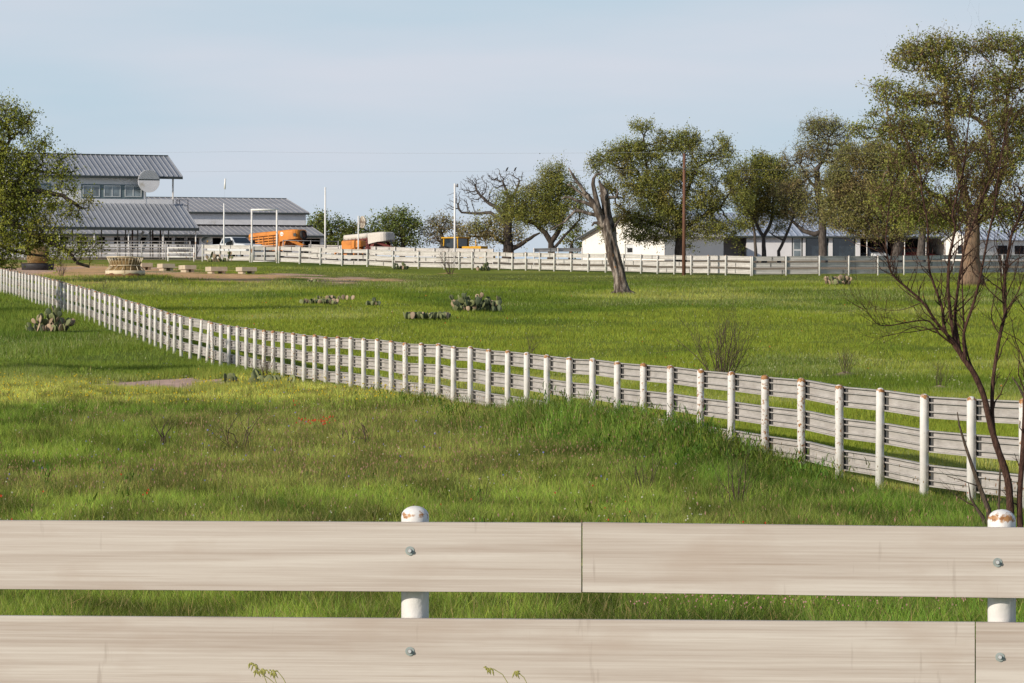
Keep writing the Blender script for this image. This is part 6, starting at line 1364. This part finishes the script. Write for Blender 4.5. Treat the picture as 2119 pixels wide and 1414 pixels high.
STEMS = [  # path, radius px at start, radius px at end, depth lean
 ([(2096, 1108), (2091, 1052), (2082, 990), (2063, 920), (2045, 869), (2035, 818), (2018, 776), (1994, 741), (1975, 711)], 15, 9, 0, 0),
 ([(1994, 741), (1973, 709), (1960, 692), (1935, 671), (1903, 628), (1872, 597), (1849, 573), (1833, 548), (1829, 500), (1832, 450), (1838, 410), (1850, 370)], 7.5, 1.6, -.3, 1),
 ([(1975, 712), (1957, 684), (1946, 636), (1931, 581), (1929, 550), (1918, 461), (1913, 400), (1910, 372), (1898, 332), (1885, 300), (1870, 275)], 6.5, 1.5, .2, 1),
 ([(1980, 718), (1974, 684), (1963, 600), (1967, 534), (1972, 473), (1968, 445), (1981, 395), (1992, 350), (1997, 308), (2003, 243), (2006, 190)], 7.5, 1.6, -.2, 1),
 ([(1984, 722), (1977, 660), (1981, 610), (1990, 560), (2003, 506), (2023, 445), (2043, 393), (2072, 332), (2096, 276), (2112, 230)], 7.5, 1.5, .3, 1),
 ([(2000, 748), (1995, 690), (2009, 628), (2026, 571), (2043, 493), (2053, 430), (2058, 380), (2066, 330), (2072, 270), (2088, 215)], 6.5, 1.5, -.35, 1),
 ([(2018, 776), (2008, 740), (1999, 700), (2000, 640), (1996, 590), (1999, 500), (1993, 440), (1996, 400), (2005, 360), (2001, 320)], 4.5, 1.2, .5, 1),
 ([(1975, 712), (1942, 690), (1919, 664), (1872, 668), (1840, 675), (1810, 670), (1796, 652), (1788, 640)], 4, 1.0, -.4, 1),
 ([(1940, 690), (1900, 676), (1860, 690), (1830, 695)], 2.2, .9, -.1, 1), ([(1903, 628), (1870, 640), (1835, 640)], 1.8, .8, .2, 1),
 ([(2064, 922), (2059, 888), (2052, 822), (2061, 768), (2073, 698), (2084, 643), (2086, 590), (2100, 493), (2116, 453), (2135, 410)], 9, 4, .35, 1),
 ([(2118, 1110), (2117, 1050), (2116, 960), (2122, 880), (2128, 800), (2140, 720), (2150, 640)], 13, 6, .2, 1),
 ([(2073, 698), (2060, 672), (2056, 640), (2066, 590), (2070, 560)], 2.6, 1.0, .2, 1), ([(2084, 643), (2105, 610), (2112, 570), (2119, 545)], 3, 1.2, -.2, 1)]
BR = [((2071, 940), (2100, 918), 5), ]
for pth, ra, rb, dz, tw in STEMS:
    n = len(pth); mb = MB(); P3 = [P(x, y, d) - a + Vector((r_.normal(0, .010), dz * i / (n - 1), r_.normal(0, .006))) for i, (x, y) in enumerate(pth)]
    if pth[0][1] > 1000: P3[0].z = -.1
    # smooth in-between points
    Q = []; RR = []
    for i in range(n - 1):
        p0, p1, p2, p3 = P3[max(i - 1, 0)], P3[i], P3[i + 1], P3[min(i + 2, n - 1)]
        for f in (0, .25, .5, .75):
            q = .5 * ((2 * p1) + (p2 - p0) * f + (2 * p0 - 5 * p1 + 4 * p2 - p3) * f * f + (3 * p1 - p0 - 3 * p2 + p3) * f ** 3); Q.append(q); RR.append((ra + (rb - ra) * ((i + f) / (n - 1)) ** .7) * .58 * S * r_.uniform(.94, 1.08))
    Q.append(P3[-1]); RR.append(rb * .58 * S); mb.tube(Q, RR, 10 if ra > 6 else 7)
    if tw:
        m = len(Q)
        for i in [q_ for q_ in range(int(m * .12), m) for _ in range(2 if q_ > m * .45 else 1)]:
            if r_.uniform() < .62 + .3 * i / m:
                dd = (Q[min(i + 1, m - 1)] - Q[max(i - 1, 0)]).normalized(); ax = Vector((r_.choice([-1, 1]) * r_.uniform(.4, 1), r_.normal(0, .5), r_.uniform(.0, .5)))
                hi = i / m; twiggy(mb, Q[i], (dd * .8 + ax * .75), r_.uniform(.22, .62) * (1.15 if hi > .5 else .8), min(RR[i] * .5, .0075), 2, r_, .55, .25, 6, .22, (1, 3))
        for k in range(3): twiggy(mb, Q[-1], (Q[-1] - Q[-3]) + Vector(r_.normal(0, .05, 3)), r_.uniform(.18, .40), RR[-1] * .9, 2, r_, .4, .3, 6, .15, (1, 3))
    mb.build('stem' if pth[0][1] > 1000 else 'branch', M['bark_red'], T)
# dead grey sticks at its foot
for k, (pth, r0, lab) in enumerate((([(2050, 1075), (2046, 1056), (2028, 1009), (2012, 965), (1997, 920), (1985, 880), (1981, 853)], 7, 'tapering dead grey stick leaning on the sloping fence at the foot of the bare tree'), ([(2042, 1100), (2035, 1072), (2018, 1048), (2008, 1030), (2004, 1000)], 6, 'short dead stick among the weeds below the bare tree'), ([(2150, 880), (2136, 850), (2119, 822), (2108, 800), (2094, 780)], 7, 'broken dead stick poking in at the right edge by a white post'), ([(2064, 1075), (2068, 1030), (2070, 960), (2066, 925)], 4, 'thin upright dead stick in front of the lower grey rail'))):
    d2 = 47.5 + k * .4; a2 = Vector(((pth[0][0] - CX) / F * d2, d2, gz((pth[0][0] - CX) / F * d2, d2))); mb = MB(); pts = [P(x, y, d2) - a2 for x, y in pth]
    if k != 2: pts[0].z = -.05
    else: pts.insert(0, Vector((pts[0].x + .25, 0, -.05)))
    n = len(pts); mb.tube(pts, [max(r0 * S * (1 - .85 * i / (n - 1)), .004) for i in range(n)], 7)
    if k in (0, 1): twiggy(mb, pts[2], Vector((-.6, 0, .3)), .35, .007, 1, r_, .5, .1)
    tag(mb.build('dead_stick', M['twig']), lab, 'stick', 'dead sticks by the bare tree').location = a2

# ------------------------------------------------------------------ bare shrubs
def shrub(px, py, wpx, hpx, label, n=9, seed=1, mat='twig', depth=3, r=.014, name='bare_shrub', d=None, up=.25, spread=.5, bend=.13, kids=(2, 4)):
    a = on_ground(px, py) if d is None else at(px, d); S = a.y / F; r_ = np.random.default_rng(seed); T = thing(name, label, 'shrub', a, 0, 'leafless shrubs'); mb = MB(); w_ = wpx * S / 2; h = hpx * S
    for k in range(n):
        ang = r_.uniform(0, 6.28); q = math.sqrt(r_.uniform(0, 1)); tx, ty = math.cos(ang) * q * w_, math.sin(ang) * q * w_
        dr = Vector((tx, ty, h * r_.uniform(.7, 1.0))); b0 = Vector((tx * .12 + r_.normal(0, .03), ty * .12, -.05))
        twiggy(mb, b0, dr, dr.length * .80, r * r_.uniform(.6, 1.1), depth, r_, spread, up, 6, bend, kids)
    mb.build('stems', M[mat], T); return T
shrub(1494, 785, 170, 190, 'large bare grey brown shrub behind the middle of the sloping fence', 26, 1, 'twig', 3, .017, d=122, spread=.7)
shrub(1752, 778, 62, 80, 'small bare shrub on a pale soil mound in the pasture', 11, 2, 'twig', 3, .010)
shrub(1942, 806, 62, 82, 'thin bare shrub right of the soil mound, close to the sloping fence', 9, 3, 'twig', 3, .009)
shrub(932, 568, 72, 62, 'bare bush with fine twigs before the far fence, right of the middle', 13, 4, 'twig', 3, .020)
shrub(128, 572, 60, 42, 'bare brown bush at the dirt edge right of the black tub', 9, 5, 'twig', 3, .018)
shrub(215, 600, 26, 36, 'tiny leafless bush just above the sloping fence at left', 5, 6, 'twig', 2, .012)
shrub(1095, 735, 70, 55, 'faint bare shrub with upright twigs just behind the sloping fence', 10, 7, 'twig', 3, .008)
shrub(348, 955, 110, 115, 'dark bare shrub at the left of the meadow', 4, 8, 'twig', 3, .020, spread=.8, up=.3, bend=.30, kids=(1, 2))
shrub(500, 950, 190, 150, 'widest dark bare shrub in the middle of the meadow', 6, 9, 'twig', 3, .015, spread=.8, up=.3, bend=.28, kids=(1, 3))
shrub(750, 938, 90, 95, 'bare branched shrub with thick stems right of the red flowers', 5, 10, 'twig', 3, .018, spread=.75, up=.3, bend=.26, kids=(1, 3))
shrub(1325, 1045, 130, 150, 'thin bare shrub rising from the near grass right of the middle', 7, 12, 'twig', 2, .0075)
shrub(1520, 1075, 130, 170, 'loose bare shrub in the tall grass near the right fence foot', 8, 13, 'twig', 2, .008)
shrub(1010, 1085, 70, 150, 'single thin bare stem in the middle of the near meadow', 2, 14, 'twig', 2, .006)
shrub(1250, 1075, 60, 50, 'low grey dead bush just above the near rail', 9, 15, 'twig_pale', 2, .006)
shrub(1040, 840, 60, 50, 'small dry bush between two posts of the sloping fence', 6, 16, 'twig', 2, .008, d=93)
shrub(545, 770, 45, 110, 'dark bare twigs climbing over the sloping fence above the cactus', 7, 17, 'twig', 3, .010, d=126)
shrub(1418, 890, 40, 100, 'pointed dead stems at the foot of the sloping fence', 5, 18, 'twig_pale', 2, .014, d=74)
shrub(1835, 700, 40, 30, 'low bare twigs in the pasture left of the bare tree', 4, 19, 'twig', 2, .006)
shrub(378, 512, 60, 62, 'bare spreading bush beside the stair of the arena building', 14, 20, 'twig_pale', 3, .024, d=425)
shrub(405, 455, 50, 80, 'pale bare bush before the barn wall', 12, 21, 'twig_pale', 3, .024, d=428)

# ------------------------------------------------------------------ prickly pears
def pear(px, py, wpx, hpx, label, n, seed, pad=.14, dead=.15, d=None, flat=False):
    a = on_ground(px, py) if d is None else at(px, d); S = a.y / F; r_ = np.random.default_rng(seed); T = thing('prickly_pear', label, 'cactus', a, 0, 'prickly pears'); W_ = wpx * S / 2; Hh = hpx * S
    V = []; Lp = []; Tt = []; C = []; nb = 0; su, sv = 10, 6
    def padmesh(c, up, nrm, rx, rz, col):
        nonlocal nb
        side_ = up.cross(nrm).normalized(); nrm2 = side_.cross(up).normalized(); g = []
        for j in range(sv + 1):
            ph = math.pi * j / sv
            for i in range(su):
                t_ = 2 * math.pi * i / su; x = math.sin(ph) * math.cos(t_); y = math.sin(ph) * math.sin(t_); z = -math.cos(ph); wz = 1 + .22 * z
                g.append(c + side_ * (x * rx * wz) + nrm2 * (y * .022 * (pad / .14)) + up * ((z + 1) * rz))
        V.extend(g); C.extend([col] * len(g))
        for j in range(sv):
            for i in range(su): Lp.extend((nb + j * su + i, nb + j * su + (i + 1) % su, nb + (j + 1) * su + (i + 1) % su, nb + (j + 1) * su + i)); Tt.append(4)
        nb += len(g); return c + up * (2 * rz)
    def colr(): 
        if r_.uniform() < dead: return np.array([.36, .27, .19]) * r_.uniform(.7, 1.2)
        return (np.array([.165, .185, .085]) if r_.uniform() < .74 else np.array([.075, .095, .055])) * r_.uniform(.7, 1.35)
    cur = []
    for k in range(n):
        if cur and r_.uniform() < (.25 if flat else .74):
            c0, up0, lev = cur[int(r_.integers(0, len(cur)))]
            if c0.z > Hh * r_.uniform(.25, .78): c0 = None
        else: c0 = None
        if c0 is None: x = r_.uniform(-1, 1) * W_ * .92; c = Vector((x, r_.normal(0, W_ * .35), .02)); up = Vector((r_.normal(0, .35), r_.normal(0, .35), 1)).normalized(); lev = 0
        else: c = c0; up = (up0 + Vector((r_.normal(0, .45), r_.normal(0, .35), .35))).normalized()
        nrm = Vector((r_.normal(0, .8), r_.normal(0, .8), r_.normal(0, .15))).normalized()
        if abs(nrm.dot(up)) > .9: nrm = Vector((0, 1, 0))
        rz = pad * r_.uniform(.75, 1.15); t_ = padmesh(c, up, nrm, rz * .78, rz, colr()); cur.append((t_ - up * .03, up, lev + 1))
    npmesh('pads', np.array([tuple(v) for v in V]), np.array(Lp), np.array(Tt), M['cactus'], np.array(C), smooth=True, parent=T)
pear(97, 688, 92, 72, 'bushy prickly pear in front of the sloping fence at left', 80, 1, .165, .3)
pear(990, 646, 100, 44, 'largest prickly pear, in the middle of the pasture', 230, 2, .15, .12)
pear(884, 662, 98, 16, 'long low row of dark prickly pear pads below the largest one', 90, 3, .15, .12, flat=True)
pear(660, 631, 76, 13, 'low dry prickly pear patch in the left pasture', 60, 4, .14, .4, flat=True)
pear(700, 622, 90, 9, 'flattened prickly pear strip behind the low dry patch', 22, 24, .12, .4, flat=True)
pear(771, 634, 28, 13, 'small dark prickly pear right of the low dry patch', 14, 5, .12, .2)
pear(548, 788, 46, 28, 'dark green prickly pear at the foot of the sloping fence', 20, 6, .145, .0, d=122)
pear(476, 797, 30, 30, 'two pale upright prickly pear pads beside the pink bare soil', 6, 7, .145, .1)
pear(1734, 591, 54, 24, 'pale tan prickly pear before the far fence at right', 90, 8, .16, .55)
pear(830, 551, 34, 13, 'small grey green prickly pear at the foot of the far fence', 24, 9, .15, .2, d=360)
pear(1000, 556, 30, 16, 'pale green prickly pear touching the far fence', 24, 10, .17, .3, d=355)
pear(650, 586, 30, 7, 'tiny low prickly pear in the grass below the dirt band', 10, 11, .12, .3)
pear(600, 720, 16, 26, 'single prickly pear pad seen between the fence rails', 4, 12, .16, .0, d=121)
pear(455, 541, 56, 26, 'grey tangled cactus bush against the fence before the pickup', 50, 13, .16, .5, d=381)
pear(1740, 935, 40, 26, 'low cactus seen under the lower rails at right', 12, 14, .09, .3, d=70)
pear(2040, 585, 20, 6, 'small cactus hidden in grass beside the biggest oak', 6, 15, .10, .3)
# two dark birds on the bare oak
tp = [v for k, v in TIPS.items() if k.startswith('bare_tree')][0]
for px, lab in ((1047, 'small dark bird perched high on the bare oak, left one'), (1062, 'small dark bird perched high on the bare oak, right one')):
    u = pxof(tp[:, 0], tp[:, 1]); k = np.abs(u - px) < 7; c = tp[k]; a = Vector(c[np.argmax(c[:, 2])]) + Vector((0, 0, .24)); B = thing('bird', lab, 'bird', a, 0, 'birds on the bare oak'); mb = MB(); mb.tube([(-.14, 0, -.20), (-.06, 0, -.10), (0, 0, .02), (.05, 0, .12), (.08, 0, .17), (.12, 0, .18), (.17, 0, .16)], [.02, .06, .09, .06, .045, .04, .008], 10); mb.build('body', M['black'], B)
    mb = MB(); mb.tube([(0, .0, -.05), (.0, 0, -.26)], .02, 5); mb.build('leg', M['bark_grey'], B)
